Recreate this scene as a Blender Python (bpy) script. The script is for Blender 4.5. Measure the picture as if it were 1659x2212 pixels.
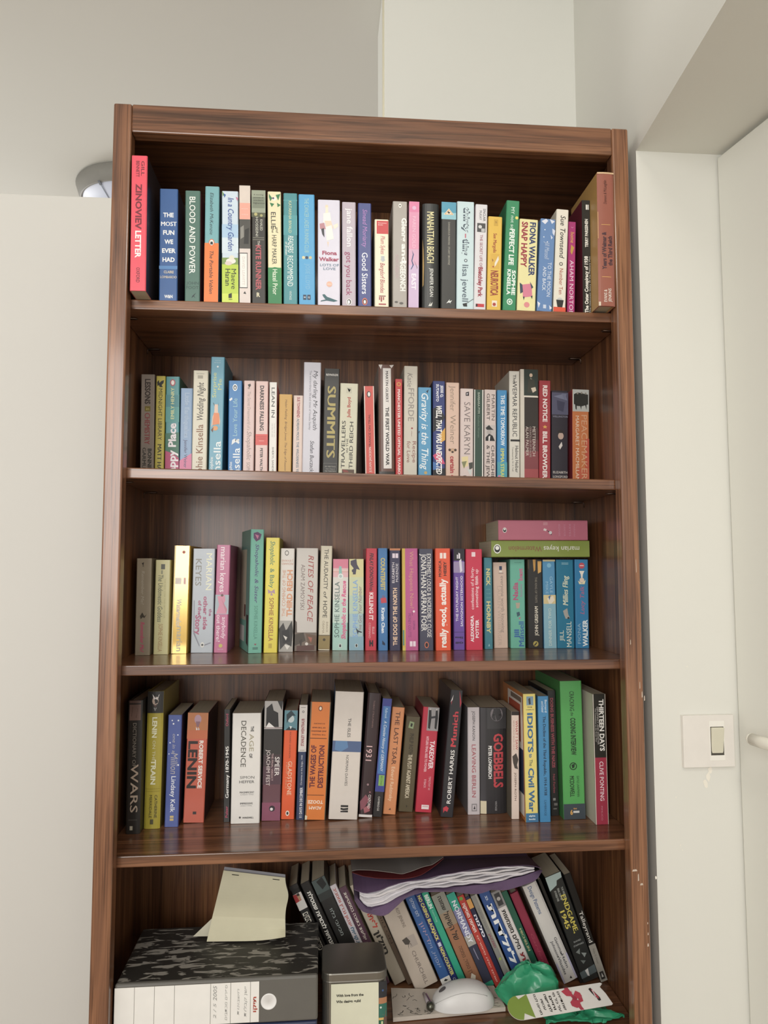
import bpy, bmesh, math, random
from mathutils import Vector, Matrix
random.seed(7)
for _o in list(bpy.data.objects):
    bpy.data.objects.remove(_o, do_unlink=True)
SC = bpy.context.scene
COL = SC.collection

# ------------------------------------------------------------------ camera
cam_data = bpy.data.cameras.new('camera')
cam = bpy.data.objects.new('camera', cam_data)
COL.objects.link(cam)
SC.camera = cam
cam_data.sensor_fit = 'VERTICAL'
cam_data.sensor_height = 24.0
cam_data.lens = 24.0 * 1550.0 / 2212.0
cam_data.clip_start = 0.05
_yaw, _pitch, _roll = 0.083609, 0.075112, -0.001607
_f = Vector((math.sin(_yaw) * math.cos(_pitch), math.cos(_yaw) * math.cos(_pitch), math.sin(_pitch)))
_r = Vector((math.cos(_yaw), -math.sin(_yaw), 0))
_u = _r.cross(_f)
_r2 = math.cos(_roll) * _r + math.sin(_roll) * _u
_u2 = -math.sin(_roll) * _r + math.cos(_roll) * _u
_m = Matrix((_r2, _u2, -_f)).transposed().to_4x4()
_m.translation = Vector((0.39834, -1.32723, 1.4))
cam.matrix_world = _m

# ------------------------------------------------------------------ light
world = bpy.data.worlds.new('world')
SC.world = world
world.use_nodes = True
world.node_tree.nodes['Background'].inputs[0].default_value = (1.0, 0.985, 0.955, 1)
world.node_tree.nodes['Background'].inputs[1].default_value = 0.86


def area(name, loc, target, sx, sy, power, color):
    l = bpy.data.lights.new(name, 'AREA')
    l.shape = 'RECTANGLE'
    l.size, l.size_y = sx, sy
    l.energy, l.color = power, color
    o = bpy.data.objects.new(name, l)
    o.location = loc
    o.rotation_euler = (Vector(target) - Vector(loc)).to_track_quat('-Z', 'Y').to_euler()
    COL.objects.link(o)
    return o


area('window_light', (-0.5, -3.1, 1.92), (0.5, 0.0, 1.5), 0.95, 1.5, 46, (1.0, 0.985, 0.955))
area('ceiling_light', (0.6, -1.9, 2.90), (0.55, -0.6, 0.6), 0.5, 0.5, 13, (1.0, 0.95, 0.88))
area('added_next_room_fill', (-2.4, 3.4, 1.7), (-0.4, 1.6, 2.95), 1.4, 1.2, 42, (1.0, 0.985, 0.96))  # unseen fill lamp added to brighten the ceiling of the next room
SC.view_settings.view_transform = 'Standard'
SC.view_settings.look = 'None'
SC.view_settings.exposure = 0.0
SC.view_settings.gamma = 1.0
SC.view_settings.use_curve_mapping = False
SC.cycles.max_bounces = 8
SC.cycles.use_denoising = True


# ------------------------------------------------------------------ materials
def lin(h):
    if len(h) == 3:
        h = ''.join(c * 2 for c in h)
    v = [int(h[i:i + 2], 16) / 255 for i in (0, 2, 4)]
    return [((c + .055) / 1.055) ** 2.4 if c > .04045 else c / 12.92 for c in v]


MATS = {}
INK_GAIN = 1.0


def new_mat(name):
    m = bpy.data.materials.new(name)
    m.use_nodes = True
    return m, m.node_tree.nodes, m.node_tree.links, m.node_tree.nodes['Principled BSDF']


def paint(h, rough=.45, gain=None, vary=.05, metal=0.0, scale=40.0, coat=0.0, name=None):
    """a plain surface colour with a little procedural mottling"""
    key = (h, rough, gain, vary, metal, scale, coat)
    if key in MATS:
        return MATS[key]
    m, N, Lk, b = new_mat(name or 'surface_' + h)
    g = INK_GAIN if gain is None else gain
    c = [min(.92, x * g) for x in lin(h)]
    if gain is None:      # printed board is a little duller than pure ink
        y = .3 * c[0] + .55 * c[1] + .15 * c[2]
        c = [.9 * x + .1 * y + .004 for x in c]
    tc = N.new('ShaderNodeTexCoord')
    nz = N.new('ShaderNodeTexNoise')
    nz.inputs['Scale'].default_value = scale
    nz.inputs['Detail'].default_value = 3
    Lk.new(tc.outputs['Object'], nz.inputs['Vector'])
    mx = N.new('ShaderNodeMix')
    mx.data_type = 'RGBA'
    mx.inputs[6].default_value = (*[x * (1 - vary) for x in c], 1)
    mx.inputs[7].default_value = (*[min(1, x * (1 + vary)) for x in c], 1)
    Lk.new(nz.outputs[0], mx.inputs[0])
    Lk.new(mx.outputs[2], b.inputs['Base Color'])
    b.inputs['Roughness'].default_value = rough
    b.inputs['Metallic'].default_value = metal
    b.inputs['Coat Weight'].default_value = coat
    b.inputs['Coat Roughness'].default_value = .15
    MATS[key] = m
    return m


def wood(name, axis, dark, mid, light, rough=.3, fine=210, coat=.35):
    m, N, Lk, b = new_mat(name)
    tc = N.new('ShaderNodeTexCoord')

    def stretched(across, along, detail, dist):
        mp = N.new('ShaderNodeMapping')
        s = [across] * 3
        s['xyz'.index(axis)] = along
        mp.inputs['Scale'].default_value = s
        n = N.new('ShaderNodeTexNoise')
        n.inputs['Scale'].default_value = 1
        n.inputs['Detail'].default_value = detail
        n.inputs['Distortion'].default_value = dist
        Lk.new(tc.outputs['Object'], mp.inputs[0])
        Lk.new(mp.outputs[0], n.inputs['Vector'])
        return n
    n1 = stretched(38, 2.2, 5, .9)
    n2 = stretched(fine, 5, 4, .5)
    r1 = N.new('ShaderNodeValToRGB')
    e = r1.color_ramp.elements
    e[0].position, e[0].color = .28, (*lin(dark), 1)
    e[1].position, e[1].color = .72, (*lin(light), 1)
    k = e.new(.5)
    k.color = (*lin(mid), 1)
    Lk.new(n1.outputs[0], r1.inputs[0])
    r2 = N.new('ShaderNodeValToRGB')
    f = r2.color_ramp.elements
    f[0].position, f[0].color = .36, (.46, .42, .39, 1)
    f[1].position, f[1].color = .52, (1, 1, 1, 1)
    Lk.new(n2.outputs[0], r2.inputs[0])
    mx = N.new('ShaderNodeMix')
    mx.data_type = 'RGBA'
    mx.blend_type = 'MULTIPLY'
    mx.inputs[0].default_value = .85
    Lk.new(r1.outputs[0], mx.inputs[6])
    Lk.new(r2.outputs[0], mx.inputs[7])
    Lk.new(mx.outputs[2], b.inputs['Base Color'])
    b.inputs['Roughness'].default_value = rough
    bp = N.new('ShaderNodeBump')
    bp.inputs['Strength'].default_value = .12
    bp.inputs['Distance'].default_value = .001
    Lk.new(n2.outputs[0], bp.inputs['Height'])
    Lk.new(bp.outputs[0], b.inputs['Normal'])
    b.inputs['Coat Weight'].default_value = coat
    b.inputs['Coat Roughness'].default_value = .12
    return m


WOOD_V = wood('oak_upright', 'z', '55382a', '83593f', '9f7050', .3, 290)
WOOD_H = wood('oak_lengthwise', 'x', '523625', '785038', '926648')
WOOD_P = wood('oak_panel', 'z', '4c301e', '70482e', '8e623e', .38, 330, .12)


def page_mat():
    m, N, Lk, b = new_mat('page_edges')
    tc = N.new('ShaderNodeTexCoord')
    mp = N.new('ShaderNodeMapping')
    mp.inputs['Scale'].default_value = (1500, 6, 6)
    n = N.new('ShaderNodeTexNoise')
    n.inputs['Scale'].default_value = 1
    Lk.new(tc.outputs['Object'], mp.inputs[0])
    Lk.new(mp.outputs[0], n.inputs['Vector'])
    r = N.new('ShaderNodeValToRGB')
    r.color_ramp.elements[0].color = (*lin('a0937c'), 1)
    r.color_ramp.elements[1].color = (*lin('cfc4ac'), 1)
    Lk.new(n.outputs[0], r.inputs[0])
    Lk.new(r.outputs[0], b.inputs['Base Color'])
    b.inputs['Roughness'].default_value = .8
    return m


PAGES = page_mat()


# ------------------------------------------------------------------ mesh helpers
class MB:
    """collects polygons with material slots and links them as ONE mesh object"""

    def __init__(self):
        self.v, self.f, self.mi, self.mats = [], [], [], []

    def slot(self, m):
        if m not in self.mats:
            self.mats.append(m)
        return self.mats.index(m)

    def add(self, vs, fs, m):
        n, s = len(self.v), self.slot(m)
        self.v += [tuple(x) for x in vs]
        for f in fs:
            self.f.append([i + n for i in f])
            self.mi.append(s)

    def box(self, a, b, m):
        (x0, y0, z0), (x1, y1, z1) = a, b
        self.add([(x0, y0, z0), (x1, y0, z0), (x1, y1, z0), (x0, y1, z0), (x0, y0, z1), (x1, y0, z1), (x1, y1, z1), (x0, y1, z1)],
                 [(0, 3, 2, 1), (4, 5, 6, 7), (0, 1, 5, 4), (1, 2, 6, 5), (2, 3, 7, 6), (3, 0, 4, 7)], m)

    def tube(self, pts, r, m, n=8, r2=None):
        pts = [Vector(p) for p in pts]
        k = len(pts)
        vs, fs = [], []
        for i, p in enumerate(pts):
            d = (pts[min(i + 1, k - 1)] - pts[max(i - 1, 0)]).normalized()
            a = d.orthogonal().normalized() if i == 0 else (a - d * a.dot(d)).normalized()
            c = d.cross(a)
            rr = r if r2 is None else r + (r2 - r) * i / (k - 1)
            for j in range(n):
                t = 2 * math.pi * j / n
                vs.append(p + rr * (math.cos(t) * a + math.sin(t) * c))
        for i in range(k - 1):
            for j in range(n):
                q = (j + 1) % n
                fs.append((i * n + j, i * n + q, (i + 1) * n + q, (i + 1) * n + j))
        fs.append(tuple(range(n))[::-1])
        fs.append(tuple((k - 1) * n + j for j in range(n)))
        self.add(vs, fs, m)

    def lathe(self, prof, centre, axis, m, n=32, cap=True):
        """prof: (radius, height) pairs about an axis through centre"""
        A = Vector(axis).normalized()
        a = A.orthogonal().normalized()
        c = A.cross(a)
        vs, fs = [], []
        for r, h in prof:
            for j in range(n):
                t = 2 * math.pi * j / n
                vs.append(Vector(centre) + A * h + r * (math.cos(t) * a + math.sin(t) * c))
        for i in range(len(prof) - 1):
            for j in range(n):
                q = (j + 1) % n
                fs.append((i * n + j, i * n + q, (i + 1) * n + q, (i + 1) * n + j))
        if cap:
            fs.append(tuple(range(n))[::-1])
            fs.append(tuple((len(prof) - 1) * n + j for j in range(n)))
        self.add(vs, fs, m)

    def grid(self, fn, nu, nv, m):
        vs = [fn(i / nu, j / nv) for i in range(nu + 1) for j in range(nv + 1)]
        w = nv + 1
        self.add(vs, [(i * w + j, (i + 1) * w + j, (i + 1) * w + j + 1, i * w + j + 1) for i in range(nu) for j in range(nv)], m)

    def slab(self, fn, th, nu, nv, m):
        thf = th if callable(th) else (lambda u: th)
        """a bent sheet with thickness: fn(u, v) -> (point, normal)"""
        w = nv + 1
        g = [fn(i / nu, j / nv) for i in range(nu + 1) for j in range(nv + 1)]
        vs = [Vector(p) for p, n in g] + [Vector(p) - Vector(n) * thf(i // w / nu) for i, (p, n) in enumerate(g)]
        o = len(g)
        fs = []
        for i in range(nu):
            for j in range(nv):
                a, b, c, d = i * w + j, (i + 1) * w + j, (i + 1) * w + j + 1, i * w + j + 1
                fs += [(a, b, c, d), (d + o, c + o, b + o, a + o)]
        for i in range(nu):
            for j in (0, nv):
                a, b = i * w + j, (i + 1) * w + j
                fs.append((a, a + o, b + o, b))
        for j in range(nv):
            for i in (0, nu):
                a, b = i * w + j, i * w + j + 1
                fs.append((a, b, b + o, a + o))
        self.add(vs, fs, m)

    def build(self, name, parent=None, bevel=0, seg=2, smooth=False, subsurf=0):
        me = bpy.data.meshes.new(name)
        me.from_pydata(self.v, [], self.f)
        for m in self.mats:
            me.materials.append(m)
        me.polygons.foreach_set('material_index', self.mi)
        if smooth:
            me.polygons.foreach_set('use_smooth', [True] * len(self.f))
        me.update()
        o = bpy.data.objects.new(name, me)
        COL.objects.link(o)
        if parent is not None:
            o.parent = parent
        if bevel:
            md = o.modifiers.new('b', 'BEVEL')
            md.width, md.segments, md.limit_method = bevel, seg, 'ANGLE'
        if subsurf:
            md = o.modifiers.new('s', 'SUBSURF')
            md.levels = md.render_levels = subsurf
        return o


def thing(name, label, cat, loc=(0, 0, 0), group=None, rot=(0, 0, 0)):
    o = bpy.data.objects.new(name, None)
    o.empty_display_size = .02
    o.location, o.rotation_euler = loc, rot
    COL.objects.link(o)
    tag(o, label, cat, group)
    return o


def tag(o, label, cat, group=None):
    o['label'], o['category'] = label, cat
    if group:
        o['group'] = group
    return o


def struct(o):
    o['kind'] = 'structure'
    return o


GLYPH = {}


def glyphs(s, bold):
    """triangles of a line of lettering: points (x, y) and faces"""
    key = (s, bold)
    if key not in GLYPH:
        if any('\u0590' <= ch <= '\u05ff' for ch in s):
            s = s[::-1]
        c = bpy.data.curves.new('lettering', 'FONT')
        c.body = s
        c.resolution_u = 2
        odd = any(ch in 'M4אע' for ch in s)   # these outlines do not take an offset: thicken them by doubling
        c.offset = 0 if odd else bold
        o = bpy.data.objects.new('lettering', c)
        me = bpy.data.meshes.new_from_object(o)
        V, F = [(v.co.x, v.co.y) for v in me.vertices], [tuple(p.vertices) for p in me.polygons]
        if odd and bold > .01:
            n = len(V)
            V, F = [(x + d, y) for d in (-.8 * bold, .8 * bold) for x, y in V], F + [tuple(i + n for i in f) for f in F]
            GLYPH[key] = (V, F, n)
        else:
            GLYPH[key] = (V, F, len(V))
        bpy.data.objects.remove(o)
        bpy.data.curves.remove(c)
        bpy.data.meshes.remove(me)
    return GLYPH[key]


BOLD = {'b': .034, 'l': -.006, '-': .008, 'i': .008}


def decorate(mb, els, W, H, at, gain=None, rough=.45):
    """printed bands, shapes and lettering on a W x H face; at(c, t, k) -> point, c 0..1 across, t 0..1 down"""
    for k, e in enumerate(els):
        head, _, text = e.partition('|')
        a = head.split()
        if a[0] == 'b':
            t0, t1, c0, c1 = map(float, a[1:5])
            n = 6
            vs = [at(c0 + (c1 - c0) * i / n, t, k) for t in (t0, t1) for i in range(n + 1)]
            mb.add(vs, [(i, i + 1, n + 2 + i, n + 1 + i)[::-1] for i in range(n)], paint(a[5], rough, gain))
        elif a[0] == 'o':
            t, c, r = map(float, a[1:4])
            asp = float(a[5]) if len(a) > 5 else 1
            n = 20
            vs = [at(c + r * math.cos(2 * math.pi * i / n), t - r * asp * W / H * math.sin(2 * math.pi * i / n), k) for i in range(n)]
            mb.add(vs, [tuple(range(n))], paint(a[4], rough, gain))
        elif a[0] == 'p':
            try:
                pts = [tuple(map(float, q.split(','))) for q in a[2:]]
            except ValueError:
                continue
            mb.add([at(c, t, k) for c, t in pts][::-1], [tuple(range(len(pts)))], paint(a[1][:6], rough, gain))
        else:
            sty = a[-1]
            V, F, n1 = glyphs(text, BOLD.get(sty[0], 0))
            kk = [k] * n1 + [k + .6] * (len(V) - n1)     # second pass of ink lies a hair above the first
            if not V:
                continue
            sh = .22 if 'i' in sty else 0
            V = [(x + sh * y, y) for x, y in V]
            x0, x1 = min(x for x, y in V), max(x for x, y in V)
            q = lambda x: (x - x0) / (x1 - x0)
            if a[0] in 'du':
                t0, t1, c, h = map(float, a[1:5])
                if a[0] == 'd':
                    vs = [at(c + (y - .34) / .68 * h, t0 + (t1 - t0) * q(x), j) for (x, y), j in zip(V, kk)]
                else:
                    vs = [at(c - (y - .34) / .68 * h, t1 - (t1 - t0) * q(x), j) for (x, y), j in zip(V, kk)]
                col = a[5]
            else:
                t, c0, c1, h = map(float, a[1:5])
                dh = h * W / H
                if a[0] == 'h':
                    vs = [at(c0 + (c1 - c0) * q(x), t - (y - .34) / .68 * dh, j) for (x, y), j in zip(V, kk)]
                else:
                    vs = [at(c1 - (c1 - c0) * q(x), t + (y - .34) / .68 * dh, j) for (x, y), j in zip(V, kk)]
                col = a[5]
            mb.add(vs, F, paint(col, rough, gain))


FOIL = None


def book(name, W, H, D, col, side, els, parent, hard=False, curved=False, foil=False, front=None, spine_wear=True):
    """a book standing on its tail, spine towards -y, bottom left spine corner at the origin"""
    th = .0024 if hard else .0006
    bulge = W * .07 if curved else (W * .04 if hard else .0)
    rc = min(.0016, W * .08)
    spine_m = paint(col, .34, None, .04, 0, 60) if not foil else paint(col, .14, None, .05, .3, 60, .6)
    side_m = paint(side, .38)
    # plan outline of the wrapped cover, from the fore edge of the left board round the spine to the right board
    out = [(0, D), (0, rc + bulge)]
    nb = 8
    for i in range(nb + 1):
        c = i / nb
        x = rc + (W - 2 * rc) * c if not bulge else W * c
        y = bulge * (2 * c - 1) ** 2
        if not bulge or 0 < i < nb:
            out.append((x, y))
    out += [(W, rc + bulge), (W, D)]
    inn = [(th, D), (th, th + bulge + rc), (W - th, th + bulge + rc), (W - th, D)]
    z0, z1 = 0, H
    mb = MB()
    n = len(out)
    for i in range(n - 1):
        (xa, ya), (xb, yb) = out[i], out[i + 1]
        m = side_m if i == 0 or i == n - 2 else spine_m
        mb.add([(xa, ya, z0), (xb, yb, z0), (xb, yb, z1), (xa, ya, z1)], [(0, 1, 2, 3)], m)
    for i in range(3):
        (xa, ya), (xb, yb) = inn[i], inn[i + 1]
        mb.add([(xa, ya, z0), (xb, yb, z0), (xb, yb, z1), (xa, ya, z1)], [(3, 2, 1, 0)], side_m)
    for z, flip in ((z0, 0), (z1, 1)):
        ring = [(x, y, z) for x, y in out] + [(x, y, z) for x, y in inn[::-1]]
        f = tuple(range(len(ring)))
        mb.add(ring, [f if flip else f[::-1]], spine_m)
    for x0, x1 in ((0, th), (W - th, W)):
        mb.add([(x0, D, z0), (x1, D, z0), (x1, D, z1), (x0, D, z1)], [(3, 2, 1, 0)], side_m)

    def at(c, t, k):
        cc = min(1, max(0, c))
        return (W * c, bulge * (2 * cc - 1) ** 2 - (.0007 if curved else .0004 if hard else .00012) - .00003 * k, H * (1 - min(1, max(0, t))))
    decorate(mb, [e for e in els if e], W, H, at, None, .4)
    if front:
        decorate(mb, front, D, H, lambda c, t, k: (-.00015 - .00003 * k, D * (1 - c), H * (1 - t)))
    mb.build('cover', parent)
    pg = MB()
    ov = .003 if hard else .0004
    pg.box((th + .0002, th + bulge + rc + .0003, z0 + ov), (W - th - .0002, D - (.004 if hard else .0008), z1 - ov), PAGES)
    pg.build('page_block', parent)


# ------------------------------------------------------------------ the room
WALL = paint('e0dfd7', .75, 1.0, .012, 0, 6, name='wall_paint')
WALL_B = paint('dfdfd8', .75, 1.0, .012, 0, 5, name='back_wall_paint')
DOOR_W = paint('dfded5', .45, 1.0, .01, 0, 4, name='door_paint')
CEIL = paint('dad9d2', .85, 1.0, .01, 0, 4, name='ceiling_paint')
ZC = 2.95
mb = MB(); mb.box((-3.2, -3.6, -.1), (3.2, 4.2, 0), paint('a39078', .5, 1.0)); struct(mb.build('floor'))
mb = MB(); mb.box((-3.2, -3.6, ZC), (3.2, 4.2, ZC + .1), CEIL); struct(mb.build('ceiling'))
YB = .45
mb = MB(); mb.box((.549, YB, 0), (1.3, YB + .21, ZC), WALL_B); struct(mb.build('wall_back', bevel=.004))
# rounded plaster edge strip where the back wall ends, its highlight painted pale yellow
mb = MB(); mb.tube([(.5485, YB + .004, 0), (.5485, YB + .004, ZC)], .0035, paint('f2ecd4', .3, 1.0), 12); struct(mb.build('trim_1', smooth=True))
mb = MB(); mb.box((-2.6, YB, 0), (.12, YB + .04, 2.318), paint('dad8d2', .6, 1.0, .01, 0, 4)); struct(mb.build('wall_left', bevel=.003))
# right hand wall: a stub beside the bookcase and a deep beam that runs from it towards the room
mb = MB()
sa, ca = math.sin(math.radians(5)), math.cos(math.radians(5))
X0, Y0 = 1.0245, .02
X1 = 1.192
def onl(y): return X0 + (y - Y0) * sa / ca
mb.add([(X0, Y0, 0), (X1 + .02, Y0, 0), (X1 + .09, .6, 0), (onl(.6), .6, 0), (X0, Y0, 2.238), (X1 + .02, Y0, 2.238), (X1 + .09, .6, 2.238), (onl(.6), .6, 2.238)],
       [(0, 3, 2, 1), (4, 5, 6, 7), (0, 1, 5, 4), (1, 2, 6, 5), (2, 3, 7, 6), (3, 0, 4, 7)], WALL)
ya, yb = -2.2, .6
mb.add([(onl(ya), ya, 2.238), (2.4, ya, 2.238), (2.4, yb, 2.238), (onl(yb), yb, 2.238), (onl(ya), ya, ZC), (2.4, ya, ZC), (2.4, yb, ZC), (onl(yb), yb, ZC)],
       [(0, 3, 2, 1), (4, 5, 6, 7), (0, 1, 5, 4), (1, 2, 6, 5), (2, 3, 7, 6), (3, 0, 4, 7)], WALL)
for px, pz, r in [(1.1316, 0.9978, 0.006), (1.1256, 0.9859, 0.0055), (1.1357, 1.0098, 0.005), (1.0965, 1.2058, 0.001), (1.0661, 0.9617, 0.0012), (1.0722, 0.873, 0.001), (1.0756, 0.8644, 0.001), (1.0224, 0.8157, 0.002), (1.1328, 1.0306, 0.001)]:
    n = 9
    rr = [r * (.7 + .6 * random.random()) for _ in range(n)]
    mb.add([(px + rr[i] * .8 * math.cos(6.283 * i / n), Y0 - .0004, pz + rr[i] * 1.6 * math.sin(6.283 * i / n)) for i in range(n)][::-1], [tuple(range(n))], paint('efeadd', .6, 1.0))
struct(mb.build('wall_right'))
# the white door in the right hand wall
dr = struct(bpy.data.objects.new('door_1', None)); COL.objects.link(dr)
dr.location = (1.193, .016, 0); dr.rotation_euler = (0, 0, math.radians(9))
mb = MB(); mb.box((0, -.86, .01), (.042, 0, 2.228), DOOR_W); o = mb.build('door_leaf', dr, bevel=.003)
mb = MB()
mb.lathe([(.0, 0), (.026, 0), (.026, .008), (.0, .009)], (-.001, -0.0941 - .085, 1.0919), (-1, 0, 0), paint('ebe7da', .25, 1.0), 24)
mb.tube([(0, -0.0941 - .085, 1.0919), (-.035, -0.0941 - .085, 1.0919), (-.047, -0.0941 - .073, 1.0919), (-.05, -0.0941 - .03, 1.0919), (-.05, -0.0941, 1.0919)], .0105, paint('ebe7da', .25, 1.0), 14)
mb.lathe([(.0, .012), (.006, .0095), (.0093, .005), (.0105, 0), (.0, -.001)], (-.05, -0.0941, 1.0919), (0, 1, 0), paint('ebe7da', .25, 1.0), 14)
mb.build('door_handle', dr, smooth=True)
# light switch on the stub
sw = thing('light_switch', 'white square light switch with a single cream rocker on the wall beside the door', 'light switch', (1.08, Y0, 1.018))
mb = MB(); mb.box((0, -.009, 0), (.101, 0, .097), paint('e6e1da', .35, 1.0)); mb.box((.052, -.0098, .012), (.082, -.0085, .086), paint('efece4', .35, 1.0)); mb.build('wall_plate', sw, bevel=.0025)
mb = MB()
mb.add([(.0545, -.0096, .0232), (.0785, -.0096, .0232), (.0785, -.0160, .0745), (.0545, -.0160, .0745), (.0545, -.006, .0232), (.0785, -.006, .0232), (.0785, -.006, .0745), (.0545, -.006, .0745)],
       [(0, 1, 2, 3), (4, 7, 6, 5), (0, 4, 5, 1), (1, 5, 6, 2), (2, 6, 7, 3), (3, 7, 4, 0)], paint('dad6c2', .3, 1.0))
mb.build('rocker', sw, bevel=.0016)
mb = MB(); mb.box((.0535, -.0100, .0222), (.0795, -.0095, .0755), paint('4c4840', .6, 1.0)); mb.build('rocker_slot', sw)
# ceiling lamp in the space behind
lm = thing('ceiling_lamp', 'round grey drum ceiling lamp with a pale blue white diffuser, half hidden behind the bookcase', 'ceiling lamp', (-.385, 1.62, ZC))
mb = MB(); mb.lathe([(.225, 0), (.232, -.006), (.214, -.064), (.207, -.066), (.205, -.06)], (0, 0, 0), (0, 0, 1), paint('8c8a84', .5, 1.0), 56, False); mb.build('drum_shade', lm, smooth=True)
mb = MB(); mb.lathe([(.0, -.0665), (.1, -.0665), (.199, -.064), (.206, -.059)], (0, 0, 0), (0, 0, 1), paint('d8e0f4', .35, 1.0, .02), 56, False)
mb.build('diffuser', lm, smooth=True)
mb = MB(); mb.box((-.09, -.197, -.0685), (-.087, .19, -.0667), paint('8a909c', .5, 1.0)); mb.box((-.0925, -.2, -.070), (-.0845, -.175, -.0645), paint('6c7078', .5, 1.0)); mb.build('diffuser_clip', lm)

# ------------------------------------------------------------------ bookcase
bc = thing('bookcase', 'tall reddish brown oak bookcase with five open shelves filled with books', 'bookcase')
HT = 2.271
for x0, x1, nm in ((0, .0335, 'stile'), (.9665, 1, 'stile')):
    mb = MB(); mb.box((x0, 0, 0), (x1, .03, HT), WOOD_V); mb.build(nm, bc, bevel=.0035, seg=3)
mb = MB(); mb.box((.0336, .0008, 2.2155), (.9664, .03, HT), WOOD_H); mb.build('top_rail', bc, bevel=.003, seg=3)
for x0, x1 in ((-.007, .004), (.996, 1.007)):
    mb = MB(); mb.box((x0, .0302, 0), (x1, .352, HT - .002), WOOD_P); mb.build('side_panel', bc)
mb = MB(); mb.box((.004, .338, .02), (.996, .350, HT - .02), WOOD_P); mb.build('back_panel', bc)
mb = MB(); mb.box((.004, .0302, HT - .022), (.996, .338, HT - .002), WOOD_H); mb.build('top_panel', bc)
mb = MB(); mb.box((.034, .004, .0), (.966, .03, .08), WOOD_H); mb.build('plinth', bc, bevel=.002)
SHELF = [(1.9040, 1.9040, .0195), (1.5838, 1.5680, .0205), (1.2202, 1.2202, .0192), (.8841, .8841, .0204), (.530, .530, .020), (.20, .20, .020)]
for zl, zr, th in SHELF:
    mb = MB()
    mb.add([(.0045, .0305, zl - th), (.9955, .0305, zr - th), (.9955, .3375, zr - th), (.0045, .3375, zl - th), (.0045, .0305, zl), (.9955, .0305, zr), (.9955, .3375, zr), (.0045, .3375, zl)],
           [(0, 3, 2, 1), (4, 5, 6, 7), (0, 1, 5, 4), (1, 2, 6, 5), (2, 3, 7, 6), (3, 0, 4, 7)], WOOD_H)
    sh = mb.build('shelf', bc, bevel=.0022, seg=3)
    for s in (0, 1):
        for y in (.075, .275):
            c = MB()
            z = (zr if s else zl) - th - .0022
            xs = .9945 if s else .0055
            d = -1 if s else 1
            c.tube([(xs, y, z - .012), (xs, y, z - .002), (xs + d * .004, y, z), (xs + d * .024, y, z), (xs + d * .027, y + .004, z), (xs + d * .024, y + .008, z), (xs, y + .008, z)], .0011, paint('6a5a50', .3, 1.0, .05, .9), 6)
            c.build('shelf_clip', sh, smooth=True)
# pale scuffs on the right hand post
for x, z, w, h in [(0.9729, 0.8391, 0.005, 0.002), (0.9796, 0.8264, 0.0012, 0.007), (0.9854, 0.8139, 0.003, 0.002), (0.9948, 0.7445, 0.0008, 0.002), (0.9951, 0.7257, 0.0009, 0.0025), (0.9945, 0.7061, 0.0015, 0.003), (0.9965, 1.1582, 0.001, 0.006), (0.9925, 1.1755, 0.0006, 0.007), (1.0008, 1.1513, 0.001, 0.005), (0.9917, 1.3998, 0.0005, 0.014), (0.9767, 1.2559, 0.0007, 0.005)]:
    sc = MB()
    sc.add([(x - w, -.0003, z - h), (x + w, -.0003, z - h * .8), (x + w * .6, -.0003, z + h), (x - w * .7, -.0003, z + h * .7)], [(0, 1, 2, 3)], paint('c8b8a8', .5, 1.0))
    sc.build('scuff_mark', bc)

# ------------------------------------------------------------------ upright books
# shelf, x, y, z, width, height, depth (mm), lean, turn (degrees), flags, spine, cover, label, what is printed on the spine, on the cover
FLAT = [
 (0.7589, 0.2, 1.4546, 0.036, 0.218, 0.125, 0, '86963c', '8a8478', 'olive green paperback lying flat over the last upright books of the third shelf', ['o .94 .5 .28 f0f0e8 .8', 'o .94 .5 .22 2a2a28 .8', 'o .94 .45 .12 f0f0e8 1', 'd .105 .47 .5 .3 dcdccc -|marian keyes', 'd .49 .825 .5 .3 8c5c3c -|Watermelon']),
 (0.7749, 0.2, 1.499, 0.0437, 0.1987, 0.12, 0, 'c46c80', 'a8a090', 'rose pink paperback lying flat on top of the olive green one, third shelf', ['o .93 .5 .13 f0ece8 .8', 'o .93 .5 .1 2a2a28 .8', 'o .93 .46 .05 f0ece8 1', 'p e8dcd8 .4,.49 .5,.5 .55,.47 .45,.46', 'p 3c3238 .5,.46 .62,.4 .75,.41 .6,.44', 'o .42 .62 .08 dcd8d8', 'b .45 .5 .1 .25 d08c98', 'h .15 .2 .8 .09 d08ca0 -|MARIAN', 'h .2 .2 .8 .09 d08ca0 -|KEYES', 'h .26 .2 .8 .09 d08ca0 -|SUSHI FOR', 'h .32 .2 .8 .09 d08ca0 -|BEGINNERS']),
]
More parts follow.
